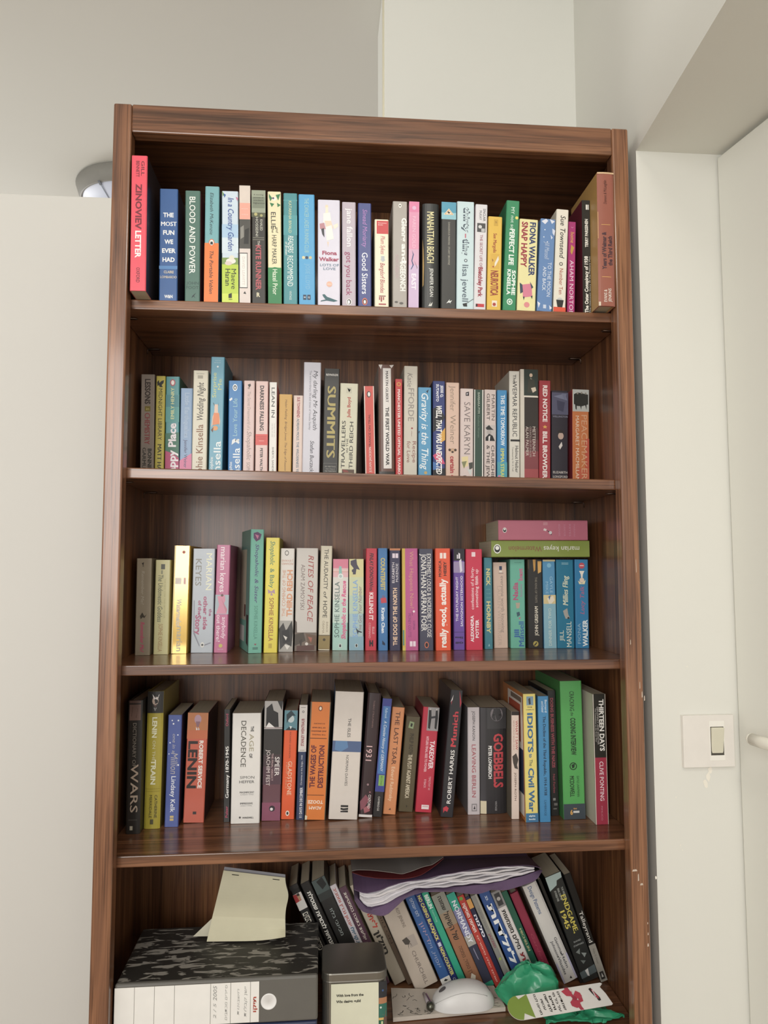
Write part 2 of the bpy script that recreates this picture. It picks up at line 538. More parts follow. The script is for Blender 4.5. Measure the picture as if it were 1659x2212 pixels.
BOOKS = [
 (1, 41.4, -11.5, 1904.0, 28.6, 258.0, 150, -0.6, 0, '','e8495c','221c20','scarlet paperback sticking out over the edge beside the left post, dark and white lettering', ['d .04 .15 .72 .2 5a1c26 -|GILL','d .04 .16 .4 .2 5a1c26 -|BENNETT','d .21 .55 .48 .36 7a2030 b|ZINOVIEV','d .56 .76 .48 .34 f6e4e4 b|LETTER','d .83 .94 .5 .22 6a2030 -|OXFORD']),
 (1, 83.1, 36.0, 1904.0, 34.1, 221.3, 130, -0.77, 0, '','35609c','283850','royal blue paperback with a white title stacked word by word down its spine', ['h .235 .2 .78 .24 f2f2f2 b|THE','h .315 .08 .95 .24 f2f2f2 b|MOST','h .393 .2 .82 .24 f2f2f2 b|FUN','h .475 .28 .76 .24 f2f2f2 b|WE','h .555 .15 .9 .24 f2f2f2 b|EVER','h .635 .18 .85 .24 f2f2f2 b|HAD','b .69 .72 0 1 4f86c0','h .745 .25 .8 .14 c8bfae b|CLAIRE','h .79 .06 .97 .14 c8bfae b|LOMBARDO','h .962 .3 .75 .17 f2f2f2 b|W&N']),
 (1, 131.2, 36.0, 1904.0, 28.4, 219.7, 130, -0.74, 0, '','4f7468','7a2c38','grey green paperback with a tall white title and red side on the top shelf', ['d .055 .75 .48 .38 eef0ea -|BLOOD AND POWER','h .835 .1 .92 .2 33504a -|JOHN','h .875 .1 .92 .2 33504a -|FOOT','p 25383a .45,.97 .55,.93 .5,.95 .75,.92 .62,.95 .72,.97 .58,.955']),
 (1, 167.2, 36.0, 1904.0, 26.6, 230.0, 130, -0.25, 0, '','74aeb4','4f6f78','paperback half pale turquoise and half orange with an oval mark between on the top shelf', ['b .492 1 0 1 f47a26','d .055 .42 .48 .24 28383c i|Elizabeth McKenzie','o .488 .5 .2 e86a24 1.35','o .488 .5 .15 f4efe6 1.4','p 2a2a2a .42,.48 .58,.48 .6,.505 .4,.505','d .56 .93 .5 .26 30322e i|The Portable Veblen']),
 (1, 201.4, 36.0, 1904.0, 31.1, 221.8, 130, -0.91, 0, '','c9d9e6','a9c2cc','paperback with a pale sky and bright green lawn painted on the spine', ['b .3 .42 0 1 a9c9e4','b .42 .56 0 1 cfdfe8','b .6 .7 0 1 7c9a4e','b .66 1 0 1 b8d030','b .92 1 0 1 cfe04a','o .63 .55 .3 e8e2d8 .6','o .65 .4 .22 d8c8c0 .6','o .6 .6 .16 e0dcc8','p 6f9a48 0,.0 .16,.03 .06,.05','p c86c90 .85,.05 1,.06 .95,.09','p 2f62a8 .1,.02 .25,.035 .15,.06','d .06 .54 .55 .34 2e4f9c i|In a Country Garden','d .7 .88 .72 .3 2b301e -|Maeve','d .7 .85 .36 .3 2b301e -|Haran','p 20241a .4,.925 .6,.915 .6,.96 .4,.96','h .972 .42 .62 .06 20241a b|PAN']),
 (1, 234.6, 36.0, 1904.0, 20.7, 234.5, 130, -0.83, 0, '','d8cac0','b8a8a0','slim cream and pink paperback with a black and white photo band on the top shelf', ['b 0 .15 0 1 d9cbbf','b .15 .29 0 1 eda692','b .29 .54 0 1 4a4843','p 8a8880 .1,.36 .4,.34 .42,.44 .1,.46','p 22211f .5,.38 .9,.36 .85,.5 .4,.5','b .54 1 0 1 dccfc8','b .575 .875 .02 .75 30302e','b .582 .868 .05 .7 ece6e0','d .61 .85 .38 .24 cfc8c0 -|DAVID LEAVITT','h .2 .2 .8 .08 f6ddd2 -|NATIONAL','h .25 .2 .8 .08 f6ddd2 -|BESTSELLER','p 30302e .35,.92 .5,.9 .62,.925']),
 (1, 258.0, 36.0, 1904.0, 26.6, 226.1, 130, -0.81, 0, '','33302c','2a2622','dark paperback with olive photo top and a large faded red title on the top shelf', ['b 0 .2 0 1 98a08a','b .06 .16 .05 .95 7d8672','h .04 .14 .85 .1 3a3a30 -|A moving','h .065 .14 .85 .1 3a3a30 -|portrait of','h .09 .14 .85 .1 3a3a30 -|modern','h .115 .1 .95 .1 3a3a30 -|Afghanistan','b .2 .24 0 1 55583e','o .215 .3 .12 b8b070','o .225 .7 .1 a8a468','d .26 .36 .7 .18 c8c8b8 -|KHALED','d .24 .41 .38 .18 c8c8b8 -|HOSSEINI','b .42 .425 .08 .9 8a8878','b .438 .443 .08 .9 8a8878','d .45 .5 .5 .16 d8d4c8 -|THE','d .49 .885 .48 .36 b5545c b|KITE RUNNER','h .925 .35 .6 .3 d8cfae b|R']),
 (1, 289.2, 36.0, 1904.0, 25.7, 224.7, 130, -0.91, 0, '','eadfb4','3d8a50','cream and green paperback with leafy sprigs at the top on the top shelf', ['p 2f7c4a .1,.02 .35,.06 .2,.09 .1,.05','p 2f7c4a .6,.03 .95,.02 .8,.08','p 2f7c4a .15,.1 .5,.11 .3,.14','p 2f7c4a .7,.1 .98,.12 .75,.14','o .065 .5 .16 efe9dc','o .06 .42 .08 5a5070','d .185 .335 .42 .34 3c3c34 -|ELLIE','d .32 .37 .7 .18 3c3c34 i|and','d .32 .37 .38 .18 3c3c34 i|the','d .39 .65 .48 .34 3c3c34 -|HARP MAKER','b .68 1 0 1 2f8a4e','p 2f8a4e 0,.69 .5,.675 1,.685','b .85 1 0 1 27804a','d .695 .92 .52 .34 e6ecd8 -|Hazel Prior']),
 (1, 318.6, 36.0, 1904.0, 26.7, 222.7, 130, -0.58, 0, '','3f8f96','35767c','teal paperback with a chalky white hand drawn title in its lower half', ['b .06 .07 .0 1 4a9aa0','b .2 .38 .0 1 489ba2','d .07 .36 .48 .2 c9cc9c -|KATARINA BIVALD','d .385 .54 .52 .36 e4ece8 i|READERS','d .44 .56 .22 .2 d8e6e2 i|of Broken','d .565 .84 .48 .4 e4ece8 l|RECOMMEND','d .88 .96 .5 .15 d0e0dc -|VINTAGE']),
 (1, 348.2, 36.0, 1904.0, 31.0, 221.6, 130, -0.67, 0, '','46a3d6','3c8cbc','sky blue paperback with pale narrow lettering and tiny figures at mid spine', ['d .035 .53 .5 .26 a9cfc0 l|THE CANCER LADIES RUNNING CLUB','o .575 .3 .1 d8d0a0','o .575 .5 .1 2c3c5c','o .575 .72 .1 c8c090','d .63 .86 .55 .26 86bedc l|JOSIE LLOYD','b .91 .955 .26 .46 1f3350','b .91 .955 .52 .72 1f3350','h .933 .31 .41 .1 d8e4ee b|H','h .933 .57 .67 .1 d8e4ee b|Q']),
 (1, 384.4, 36.0, 1904.0, 43.1, 212.4, 130, -0.27, 0, '','d6d3e2','c4c0d0','wide pale lavender paperback with a seated figure and a teal dog drawn on it', ['o .065 .4 .07 e8d8b8 1.3','p efe4cc .36,.07 .46,.07 .5,.2 .3,.21','p f4f0e6 .25,.13 .55,.12 .62,.22 .25,.22','p e8d0b8 .3,.2 .6,.2 .7,.27 .4,.28','p c08890 .08,.23 .28,.22 .36,.28 .1,.28','p f2eee4 .35,.26 .62,.24 .72,.37 .4,.39','p 3a3c44 .15,.28 .28,.27 .3,.36 .2,.33','p e8d0b8 .42,.4 .5,.4 .46,.45','p efe4d0 .7,.24 .9,.22 .92,.25 .75,.28','h .505 .2 .86 .17 a83a5c b|Fiona','h .565 .05 .95 .17 a83a5c b|Walker','h .62 .1 .95 .11 5f7c94 -|LOTS OF','h .655 .25 .8 .11 5f7c94 -|LOVE','o .8 .52 .13 eab49c','b .798 .803 .42 .62 f4d8c8','p 2e6068 .2,.9 .3,.895 .42,.92 .7,.94 .9,.955 .72,.965 .4,.955 .12,.965 .15,.955 .35,.945 .25,.92']),
 (1, 431.6, 36.0, 1904.0, 26.7, 209.6, 130, -0.19, 0, '','b9adb9','a89ca8','mauve grey paperback, white words above plum words on the top shelf', ['d .06 .43 .55 .4 f2eef0 -|jane fallon','d .48 .9 .5 .4 9a3a66 -|got you back','o .96 .5 .2 f4f0ee 1.2','o .96 .5 .15 2a2a2a 1.3','o .962 .48 .09 f4f0ee 1.6']),
 (1, 462.8, 36.0, 1904.0, 25.8, 208.7, 130, -0.11, 0, '','364487','303c74','deep indigo paperback with pink handwriting above white words on the top shelf', ['d .06 .43 .52 .34 b97fc4 i|Sinead Moriarty','d .48 .88 .5 .42 f0f0f4 -|Good Sisters','o .952 .5 .2 d86a4c 1.4','o .952 .5 .14 30302e 1.5','o .955 .5 .08 f0f0ec 1.8']),
 (1, 495.2, 36.0, 1904.0, 27.5, 176.9, 130, -0.02, 0, '','e9e2c6','d8d0b4','short cream paperback with a red square label at its top on the top shelf', ['b .015 .165 .14 .98 cf3a40','h .04 .25 .85 .08 f2d8d4 -|Entertainment','h .062 .25 .6 .08 f2d8d4 -|Bestseller','d .19 .4 .58 .3 c4626a i|Plum Sykes','p b9bdc0 .45,.42 .7,.42 .7,.46 .78,.46 .58,.49 .38,.46 .45,.46','d .5 .84 .55 .32 b5505c i|Bergdorf Blondes','b .87 .88 .3 .78 8a3038','b .885 .92 .3 .38 a04048','b .885 .94 .42 .52 a04048','b .885 .92 .58 .66 a04048','b .96 .975 .28 .8 b04c54']),
 (1, 530.2, 36.0, 1904.1, 28.5, 215.3, 130, 0.27, 0, '','a8a199','989088','warm grey paperback with chunky white lettering near its right edge on the top shelf', ['o .04 .5 .1 f0ede6 1.5','o .04 .5 .06 6a6660','d .155 .38 .78 .32 f4f1ea b|Glenrg','d .4 .58 .78 .3 f4f1ea b|and','d .57 .845 .7 .34 f4f1ea b|SGEEONCH','d .5 .72 .3 .24 c0a4a8 l|ALAN GIBBON','o .95 .25 .12 5a5550 .6','o .96 .6 .14 5a5550 .6']),
 (1, 561.2, 36.0, 1904.2, 20.1, 216.2, 130, 0.69, 0, '','d9a2ba','c890a8','slim pink fading to lilac paperback with a twisting blue line on the top shelf', ['b 0 .1 0 1 e07fa8','b .1 .45 0 1 e296b6','b .45 .6 0 1 d8a8c4','b .6 1 0 1 cdb4d4','o .06 .5 .2 dfb0d0','d .14 .44 .5 .32 f0c4d8 l|PAREN GOLD','p 34507c .3,.46 .5,.5 .35,.56 .5,.6 .25,.645 .2,.64 .38,.6 .25,.56 .4,.5','p 7a5c50 .5,.55 .85,.62 .8,.64 .78,.62','d .68 .83 .5 .4 f2e4f0 b|EAST']),
 (1, 589.2, 36.0, 1904.3, 32.2, 213.4, 130, 0.45, 0, 'k','2b2d2c','262827','thick black paperback with tall cream slanted title and white author on the top shelf', ['p a8843c 0,.34 .06,.45 .09,.6 .06,.78 0,.8','d .08 .57 .48 .42 e8dfa8 b|MANHATTAN BEACH','d .62 .89 .55 .2 e8e8e2 -|JENNIFER EGAN','p d8d8d0 .35,.98 .5,.94 .45,.97 .62,.94 .55,.98 .7,.98']),
 (1, 625.7, 36.0, 1904.4, 29.4, 217.9, 130, 0.78, 0, '','2f2f2d','2a2a28','black paperback with a blue panel and a warning triangle at the top', ['b 0 .163 0 1 4b9cb8','b .1 .163 0 1 8cc4d0','p e8e2cc .15,.12 .5,.06 .85,.12','p d89a50 .2,.117 .5,.068 .8,.117','p ece6d2 .28,.112 .5,.078 .72,.112','p 2c2c2c .45,.085 .6,.1 .5,.11 .4,.1','d .19 .59 .52 .13 b8b4a4 l|DANGEROUS PARKING  STUART BROWNE','p e0e4e0 .35,.95 .6,.91 .55,.93 .75,.92 .62,.945 .7,.955 .55,.94']),
 (1, 656.5, 36.0, 1904.6, 34.4, 220.1, 130, 0.95, 0, '','c6dce0','aac4ca','pale ice blue paperback with rounded outlined lettering on the top shelf', ['d .05 .29 .56 .36 4a5a68 b|thirty','d .05 .29 .57 .2 cfe2e6 -|thirty','d .3 .34 .55 .3 c46a7c b|-','d .35 .5 .52 .36 4a5a68 b|thing','d .36 .49 .53 .2 cfe2e6 -|thing','o .55 .52 .1 5a6a74','o .55 .52 .05 dfeaec','d .59 .93 .5 .34 566674 -|lisa jewell','p 26282a .35,.95 .6,.94 .62,.975 .4,.975','p 5a6264 .6,.94 .97,.9 .98,.905 .62,.945']),
 (1, 691.2, 36.0, 1904.7, 24.0, 215.8, 130, 1.71, 0, '','dcd9dc','c4a0a8','white grey paperback with a tiny mono photo and dark red title on the top shelf', ['d .04 .16 .74 .2 3a3a40 -|SINCLAIR','d .06 .15 .42 .2 3a3a40 -|McKAY','b .18 .265 .15 .85 4a4a4c','o .215 .4 .15 d0d0d0','b .23 .262 .5 .8 bcbcbc','d .29 .6 .52 .22 9a4858 -|THE SECRET LIFE OF','d .6 .88 .5 .34 a02c40 b|Bletchley Park','b .945 .975 .15 .85 c83038','b .948 .972 .15 .3 26262a']),
 (1, 717.3, 36.0, 1904.9, 28.0, 191.5, 130, 1.8, 0, '','e3b93a','c8a030','short mustard yellow paperback with red brown lettering and a small bird on the top shelf', ['b .03 .1 .4 .7 d0a42c','h .06 .48 .62 .12 8c6a20 -|S','d .18 .39 .5 .24 a4402c b|Sue Margolis','b .4 .56 .2 .85 dcae34','p e8e0d0 .5,.5 .75,.42 .8,.46 .6,.52 .5,.54','p 7a3020 .3,.45 .4,.47 .36,.49','o .54 .4 .06 a44a30','d .58 .85 .5 .5 9c3c2c b|NEUROTICA','b .9 .965 .35 .72 e8dcc4','o .94 .52 .12 b03c30']),
 (1, 749.4, 36.0, 1905.3, 26.3, 226.2, 130, 2.94, 0, '','2f8c5e','2c7a54','bright emerald paperback leaning left with white lettering to the foot on the top shelf', ['d .06 .26 .5 .26 dff0e4 -|MY not so','o .155 .82 .12 e8d85c','d .26 .59 .5 .36 eef6ee b|PERFECT LIFE','d .635 .86 .74 .26 eef6ee b|SOPHIE','d .63 .86 .38 .26 eef6ee b|KINSELLA','o .922 .5 .22 e6f0e8 1.1','o .922 .5 .15 2f8c5e 1.1','o .922 .5 .09 e6f0e8']),
 (1, 777.9, 36.0, 1905.8, 37.5, 188.4, 130, 2.8, 0, '','e8dfa0','d4ca90','lemon cream paperback with navy and crimson stacked titles and a pink box', ['d .03 .62 .72 .3 2c3a6c b|FIONA WALKER','d .03 .53 .28 .3 a02c40 b|SNAP HAPPY','p d87c94 .25,.72 .75,.7 .8,.84 .3,.86','p 3c4c5c .1,.7 .25,.72 .3,.8 .15,.82','p 3c4c5c .65,.68 .85,.74 .75,.76','p 2c3c48 .3,.85 .4,.85 .35,.89','p 2c3c48 .72,.84 .82,.83 .8,.87','o .935 .52 .15 e08a8c']),
 (1, 818.4, 36.0, 1905.9, 30.4, 190.8, 130, 3.57, 0, '','6389bc','587cab','cornflower blue paperback sprinkled with white petals on the top shelf', ['p dfe2ee .05,.03 .35,.0 .5,.02 .3,.06','p dfe2ee .6,.0 .95,.02 .75,.05','p d4daec .8,.1 1,.12 .95,.18 .82,.15','p d4daec .7,.17 .85,.2 .75,.22','o .12 .3 .04 e8ecf4','o .2 .25 .04 e8ecf4','o .25 .5 .04 e8ecf4','d .25 .44 .5 .3 bccadf i|Jill Mansell','d .47 .84 .72 .24 dce4f0 -|TO THE MOON','d .52 .78 .4 .22 dce4f0 -|AND BACK','p dfe2ee 0,.9 .2,.92 .1,.97','p dfe2ee .8,.93 1,.96 .85,.98','b .93 .97 .4 .6 c8d2e4']),
 (1, 851.9, 36.0, 1905.3, 24.9, 212.1, 130, 3.09, 0, '','e6e0d0','d4cdbc','white paperback with black brush script and a red strip at the foot', ['d .06 .48 .55 .4 2e2c28 i|Sue Townsend','o .535 .5 .15 3a3834','o .535 .5 .09 e6e0d0','d .58 .83 .55 .3 b0604c -|Number Ten','o .89 .5 .24 c8c8c4','p 2a2a28 .2,.885 .82,.885 .72,.955 .32,.955','b .955 1 0 1 e0502c']),
 (1, 883.4, 45.0, 1904.6, 15.6, 191.8, 130, 2.06, 0, '','b02c74','6a1c34','magenta paperback part hidden behind the white and red one, white capitals on the top shelf', ['d .11 .23 .55 .5 e0a848 i|home','p c89838 .4,.25 .8,.28 .5,.36 .3,.33','d .42 1.02 .5 .5 ecd4e2 -|AHAM NORTON','h .06 .3 .7 .2 d890b8 -|v']),
 (1, 913.2, 36.0, 1904.2, 17.3, 233.9, 130, 0.63, 0, '','26241f','5c1428','tall narrow black paperback with white typewriter lettering and crimson cover on the top shelf', ['b .04 .085 .45 .65 e8e6de','b .04 .085 .7 .8 e8e6de','u .17 .42 .5 .34 efece2 b|TERRY PARSSINEN','u .5 1 .42 .4 efece2 b|The Oster Conspiracy of 1938','u .5 1 .82 .16 d0cdc2 -|The Unknown Story of the Military Plot']),
 (1, 930.0, -4.3, 1904.4, 33.3, 270.8, 150, 0.62, 0, 'h','9c5a48','b08848','brown hardback sticking out beside the right post, gold rules and dark title', ['u .06 .24 .45 .18 5a342c i|Dumont & McLaughlin','b .393 .397 .2 .75 d8a458','b .783 .787 .2 .75 d8a458','u .45 .73 .36 .24 4a3038 b|Years of Weimar &','u .48 .7 .72 .24 4a3038 b|the Third Reich','u .88 .97 .4 .18 e8ddd0 -|EVANS &','u .87 .97 .66 .18 e8ddd0 -|JENKINS','b 0 .012 0 1 d8b488','b .3 .5 0 .03 d4a868','b .97 1 0 .12 d8c8b0']),
 (2, 15.6, 195.0, 1583.6, 27.6, 219.3, 135, -0.62, 0, '','a2958a','8c8078','stone grey paperback, dark and red capitals, first from the left on the second shelf', ['d .045 .29 .5 .38 463c38 b|LESSONS','b .31 .36 .3 .72 8a7c34','h .335 .4 .62 .2 d8cc80 -|in','d .375 .68 .5 .38 a44c50 b|CHEMISTRY','d .72 .93 .7 .26 4a4a44 b|BONNIE','d .71 .94 .3 .26 4a4a44 b|GARMUS']),
 (2, 45.1, 195.0, 1583.1, 18.8, 217.0, 135, -0.13, 0, '','ccbc3e','b0a234','slim mustard lime paperback with a black cat at its top on the second shelf', ['p 26241e .1,.06 .3,.04 .35,.07 .55,.05 .85,.04 .8,.07 .6,.09 .75,.11 .4,.11 .3,.09 .15,.1','d .125 .63 .5 .42 34321e -|MIDNIGHT LIBRARY','d .67 .98 .5 .42 34321e b|MATT HAIG']),
 (2, 66.8, 195.0, 1582.8, 28.0, 216.4, 135, -0.57, 0, '','3f9296','2c6a5c','teal, green and magenta paperback with fat white lettering up its spine on the second shelf', ['b .18 .3 0 1 38888e','b .3 .45 0 1 4a9c98','p 2c7054 0,.56 1,.55 1,.8 .6,.77 0,.74','p c0346c 0,.73 .6,.76 1,.8 1,1 0,1','o .06 .5 .2 b84858 1.3','o .06 .5 .12 f0e8e0 1.5','u .11 .42 .5 .24 d8dc9c b|EMILY HENRY','u .46 1.02 .5 .52 f6ecf0 b|Happy Place']),
 (2, 96.0, 195.0, 1582.3, 24.7, 192.5, 130, -0.12, 0, '','7f9fc4','7090b4','short powder blue and pink paperback with faint letters on the second shelf', ['p e07aa2 0,.8 1,.72 1,1 0,1','d .05 .55 .55 .36 a6bcd6 b|Little Earthquakes','d .57 .88 .5 .26 4a4a70 -|Jennifer Weiner']),
 (2, 120.8, 195.0, 1582.0, 30.9, 231.7, 135, 0.11, 0, '','dcd4bc','c8c0a8','cream paperback with brown upward script and a small crest at the top', ['h .03 .2 .75 .06 6a6250 -|THE SUNDAY','b .045 .075 .3 .65 a8a08c','u .11 .46 .5 .42 4a4034 i|Wedding Night','u .5 1.02 .5 .44 8c5c34 -|sophie Kinsella']),
 (2, 155.8, 195.0, 1581.6, 28.3, 262.2, 135, 0.44, 0, '','5fa4bc','4c8ca4','tall turquoise paperback with an upside down red haired figure in orange on the second shelf', ['h .03 .3 .7 .05 d0e0e4 -|FROM THE','h .047 .25 .72 .05 d0e0e4 -|BESTSELLER','o .08 .5 .07 eef4f4','u .13 .335 .28 .28 cfd488 -|Surprise','u .18 .27 .68 .28 cfd488 -|Me','p 3c5c68 .2,.375 .28,.38 .35,.4 .3,.4','p 3c5c68 .65,.375 .6,.4 .56,.4','p e8c8b0 .34,.39 .58,.39 .6,.47 .32,.47','p ec8c54 .28,.46 .68,.46 .72,.55 .24,.56','p e8c4a8 .2,.49 .28,.47 .22,.56 .12,.58','p e8c4a8 .7,.47 .78,.53 .72,.58','o .585 .42 .2 e8a05c .9','p 6a4434 .1,.6 .3,.575 .25,.62','u .82 .93 .2 .22 eef4f4 -|sophie','u .69 1.02 .6 .5 eef4f4 -|kinsella']),
 (2, 196.3, 195.0, 1580.7, 27.9, 212.5, 135, -0.31, 0, '','2b7ec0','246ca8','bright azure paperback with one white dog jumping at mid spine on the second shelf', ['o .07 .48 .18 f0f4f6 1.5','o .07 .48 .12 262a34 1.5','o .072 .48 .06 f0f4f6 1.8','p e8ecf0 .05,.19 .25,.17 .3,.19 .1,.21','u .18 .56 .5 .32 9cc8d4 -|Love Your Life','p e8ecee .3,.6 .5,.585 .85,.62 .8,.64 .55,.62 .25,.65','o .6 .75 .09 dcdcd8','p 1c2430 .5,.59 .6,.6 .55,.62','u .82 .95 .2 .2 eef4f8 -|sophie','u .68 1.03 .62 .5 eef4f8 -|kinsella']),
 (2, 226.9, 195.0, 1580.2, 22.8, 213.6, 130, 0.07, 0, '','e0c2bc','ceb0aa','slim pale pink paperback with ghostly taupe lettering on the second shelf', ['p 3a302c .35,.04 .6,.03 .65,.05 .5,.07','o .075 .45 .1 a89088','d .11 .5 .5 .28 b09a94 i|The Secret Dreamworld of a','d .51 .8 .55 .4 a48c86 i|Shopaholic','d .82 1.05 .5 .3 a08a86 -|SOPHIE KINS']),
 (2, 252.6, 195.0, 1579.8, 25.9, 213.3, 135, -0.02, 0, '','e6c4bc','d4b2aa','blush pink paperback with black title and a coral label across it on the second shelf', ['d .045 .5 .5 .3 3a2c2c b|DARKNESS FALLING','b .535 .645 0 1 e0544c','b .56 .565 .1 .9 b83c38','b .58 .585 .15 .85 b83c38','b .6 .605 .3 .7 f4b0a8','d .675 .95 .5 .2 3c3030 b|PETER WALTHER','p 26201e .3,.985 .45,.96 .5,.98 .6,.965 .6,1']),
 (2, 281.7, 195.0, 1579.4, 15.7, 212.0, 135, -0.16, 0, '','ece8e0','e06058','thin white paperback with plain grey capitals on the second shelf', ['d .055 .36 .5 .42 4a4a48 -|LEAN IN','d .42 .56 .68 .1 a09890 -|WOMEN, WORK AND','d .42 .56 .4 .1 a09890 -|THE WILL TO LEAD','d .66 .97 .52 .24 70685f -|SHERYL SANDBERG']),
 (2, 301.0, 195.0, 1579.2, 27.5, 186.6, 125, 0.3, 0, '','d2a243','b88c38','short ochre paperback with tiny brown lettering on the second shelf', ['d .06 .88 .55 .16 7a5420 i|Helen Fielding  Bridget Jones: The Edge of Reason','h .97 .4 .6 .2 6a4a1c -|P']),
 (2, 331.1, 195.0, 1578.7, 20.1, 185.1, 125, 0.43, 0, '','e2cbbf','d0b8ac','short pale pink paperback with red then slate narrow capitals on the second shelf', ['d .02 .26 .52 .28 a8404c b|SUE TOWNSEND','d .27 .96 .5 .26 5c7484 b|ADRIAN MOLE: THE WILDERNESS YEARS']),
 (2, 351.4, 195.0, 1578.6, 36.5, 258.1, 140, 0.61, 0, '','d5d3dc','c0bec8','tall pale silver paperback with dark handwriting style title on the second shelf', ['d .07 .57 .7 .24 3a3840 i|My darling Mr Asquith','d .07 .57 .4 .12 8a8894 -|The extraordinary life and times of Venetia Stanley','d .66 .93 .55 .22 4a4850 i|Stefan Buczacki']),
 (2, 394.2, 195.0, 1578.1, 32.9, 245.8, 135, 0.85, 0, '','35332f','2c2a27','charcoal paperback with a large old gold title on the second shelf', ['h .055 .12 .9 .12 d8d4cc b|REYNOLDS','d .155 .79 .5 .52 b4a45c b|SUMMITS','b .835 .838 .05 .92 7a766c','b .945 .948 .05 .92 7a766c','b .835 .948 .05 .06 7a766c','b .835 .948 .91 .92 7a766c','h .865 .15 .85 .08 b0aca0 -|SIX MEETINGS','h .885 .2 .8 .06 b0aca0 -|that shaped','h .905 .15 .85 .08 b0aca0 -|THE TWENTIETH','h .925 .25 .75 .07 b0aca0 -|CENTURY']),
 (2, 427.8, 195.0, 1577.9, 38.2, 214.6, 135, 1.21, 0, '','d6d2b8','c0bca2','wide ivory paperback with tall black upward capitals and a photo at the foot', ['b .04 .1 .35 .65 c8c4ac','p 26261e .4,.05 .6,.06 .5,.09 .55,.075','u .14 .35 .5 .17 b85848 b|Julia Boyd','u .38 .86 .24 .2 34322c -|TRAVELLERS','u .56 .7 .46 .1 34322c -|IN THE','u .39 .86 .68 .2 34322c -|THIRD REICH','b .87 .995 .2 .88 5a4434','b .945 .995 .2 .88 c8b060','b .905 .935 .3 .8 d8c88c','p 8a3c30 .2,.87 .5,.88 .6,.9 .3,.9']),
 (2, 486.6, 195.0, 1576.1, 21.5, 210.8, 135, -1.06, 0, '','d9584c','26201e','coral red paperback leaning left with thin white borders on the second shelf', ['b 0 1 0 .09 eadcd0','b 0 1 .92 1 eadcd0','o .085 .48 .2 26221e 1.6','o .085 .5 .13 eee8e0 1.8','u .29 .63 .5 .2 5a2420 -|FRANCE ON TRIAL','u .63 .89 .5 .22 f2dcd4 -|JULIAN JACKSON']),
 (2, 516.1, 195.0, 1575.7, 33.3, 259.2, 140, -0.35, 0, 'h','6e4e42','8a8078','tall brown hardback in a worn jacket with a long white title label', ['b .03 .875 .28 .8 e8e2dc','d .055 .32 .54 .16 3a3432 b|MARTIN GILBERT','d .36 .85 .54 .2 2e2a28 b|THE FIRST WORLD WAR','b .9 1 0 1 332d28','o .955 .45 .16 8a6a4c','o .955 .45 .1 4a382c','p d8d0c8 0,.0 .25,.0 .15,.04','p d8d0c8 .7,.005 1,.0 .85,.03']),
 (2, 551.2, 195.0, 1575.1, 15.4, 228.8, 130, -0.08, 0, '','c93a3c','b03034','slim bright red paperback with bold white capitals down its spine on the second shelf', ['o .05 .5 .3 d8a040','o .05 .5 .18 c93a3c','d .1 1.03 .5 .36 f2e6e0 b|MANCHESTER UNITED OFFICIAL YEARBOOK 19']),
 (2, 568.0, 195.0, 1575.2, 29.3, 258.0, 140, 0.63, 0, '','d2cbbb','b8b0a0','tall off white paperback with pale grey lettering on the second shelf', ['d .06 .18 .42 .36 948c84 i|Katie','d .19 .47 .52 .42 9a928a -|FFORDE','o .53 .6 .07 a04848','d .55 .6 .6 .16 8a5c50 i|~','d .64 .82 .78 .26 9a6a60 -|Recipe','d .64 .82 .36 .26 9a6a60 -|for Love','h .945 .5 .75 .26 2c2a28 -|C','h .985 .3 .9 .07 5a5650 -|CENTURY']),
 (2, 600.4, 195.0, 1574.4, 28.2, 212.2, 130, 0.24, 0, '','58a0ca','4c8cb4','short sky blue paperback with loose white script on the second shelf', ['p 26364c .6,.04 .8,.02 .72,.06','d .06 .85 .5 .5 eef4f6 i|Gravity is the Thing','p 2c3c50 0,.46 .12,.45 .06,.48','o .88 .55 .12 c8a85c','h .91 .2 .8 .09 2c4c6c -|JACLYN','h .945 .05 .95 .09 2c4c6c -|MORIARTY']),
 (2, 631.7, 195.0, 1574.0, 26.8, 227.2, 130, 0.35, 0, '','34407c','2c2c40','indigo and black paperback with slanted white capitals and coloured stripes on the second shelf', ['p 24242c 0,.27 .5,.24 1,.35 .5,.45 0,.5','p e0a83c .55,.52 1,.45 1,.57 .6,.6','p d84c78 .0,.72 .5,.68 1,.8 .6,.8 .2,.76','p 4878b8 0,.78 .5,.8 .4,.86 0,.86','p 202024 0,.86 1,.84 1,1 0,1','d .04 .16 .74 .2 e8e8f0 b|JESSE Q.','d .03 .2 .38 .2 e8e8f0 b|SUTANTO','d .24 .9 .5 .42 f4f2ee bi|WELL, THAT WAS UNEXPECTED','b .97 .99 .4 .7 e8e8ec']),
 (2, 659.8, 195.0, 1573.8, 28.6, 224.7, 130, 0.75, 0, '','e0bfaa','d0ad98','peach paperback with a brown dog face below thin lettering on the second shelf', ['d .03 .28 .5 .4 94806c l|Jennifer','d .32 .6 .52 .42 94806c l|Weiner','o .665 .5 .2 c8a484 .9','o .66 .28 .1 4a3428','o .66 .72 .1 4a3428','o .68 .5 .09 3a2820 .8','d .72 1.0 .5 .34 b83c40 b|certain girls']),
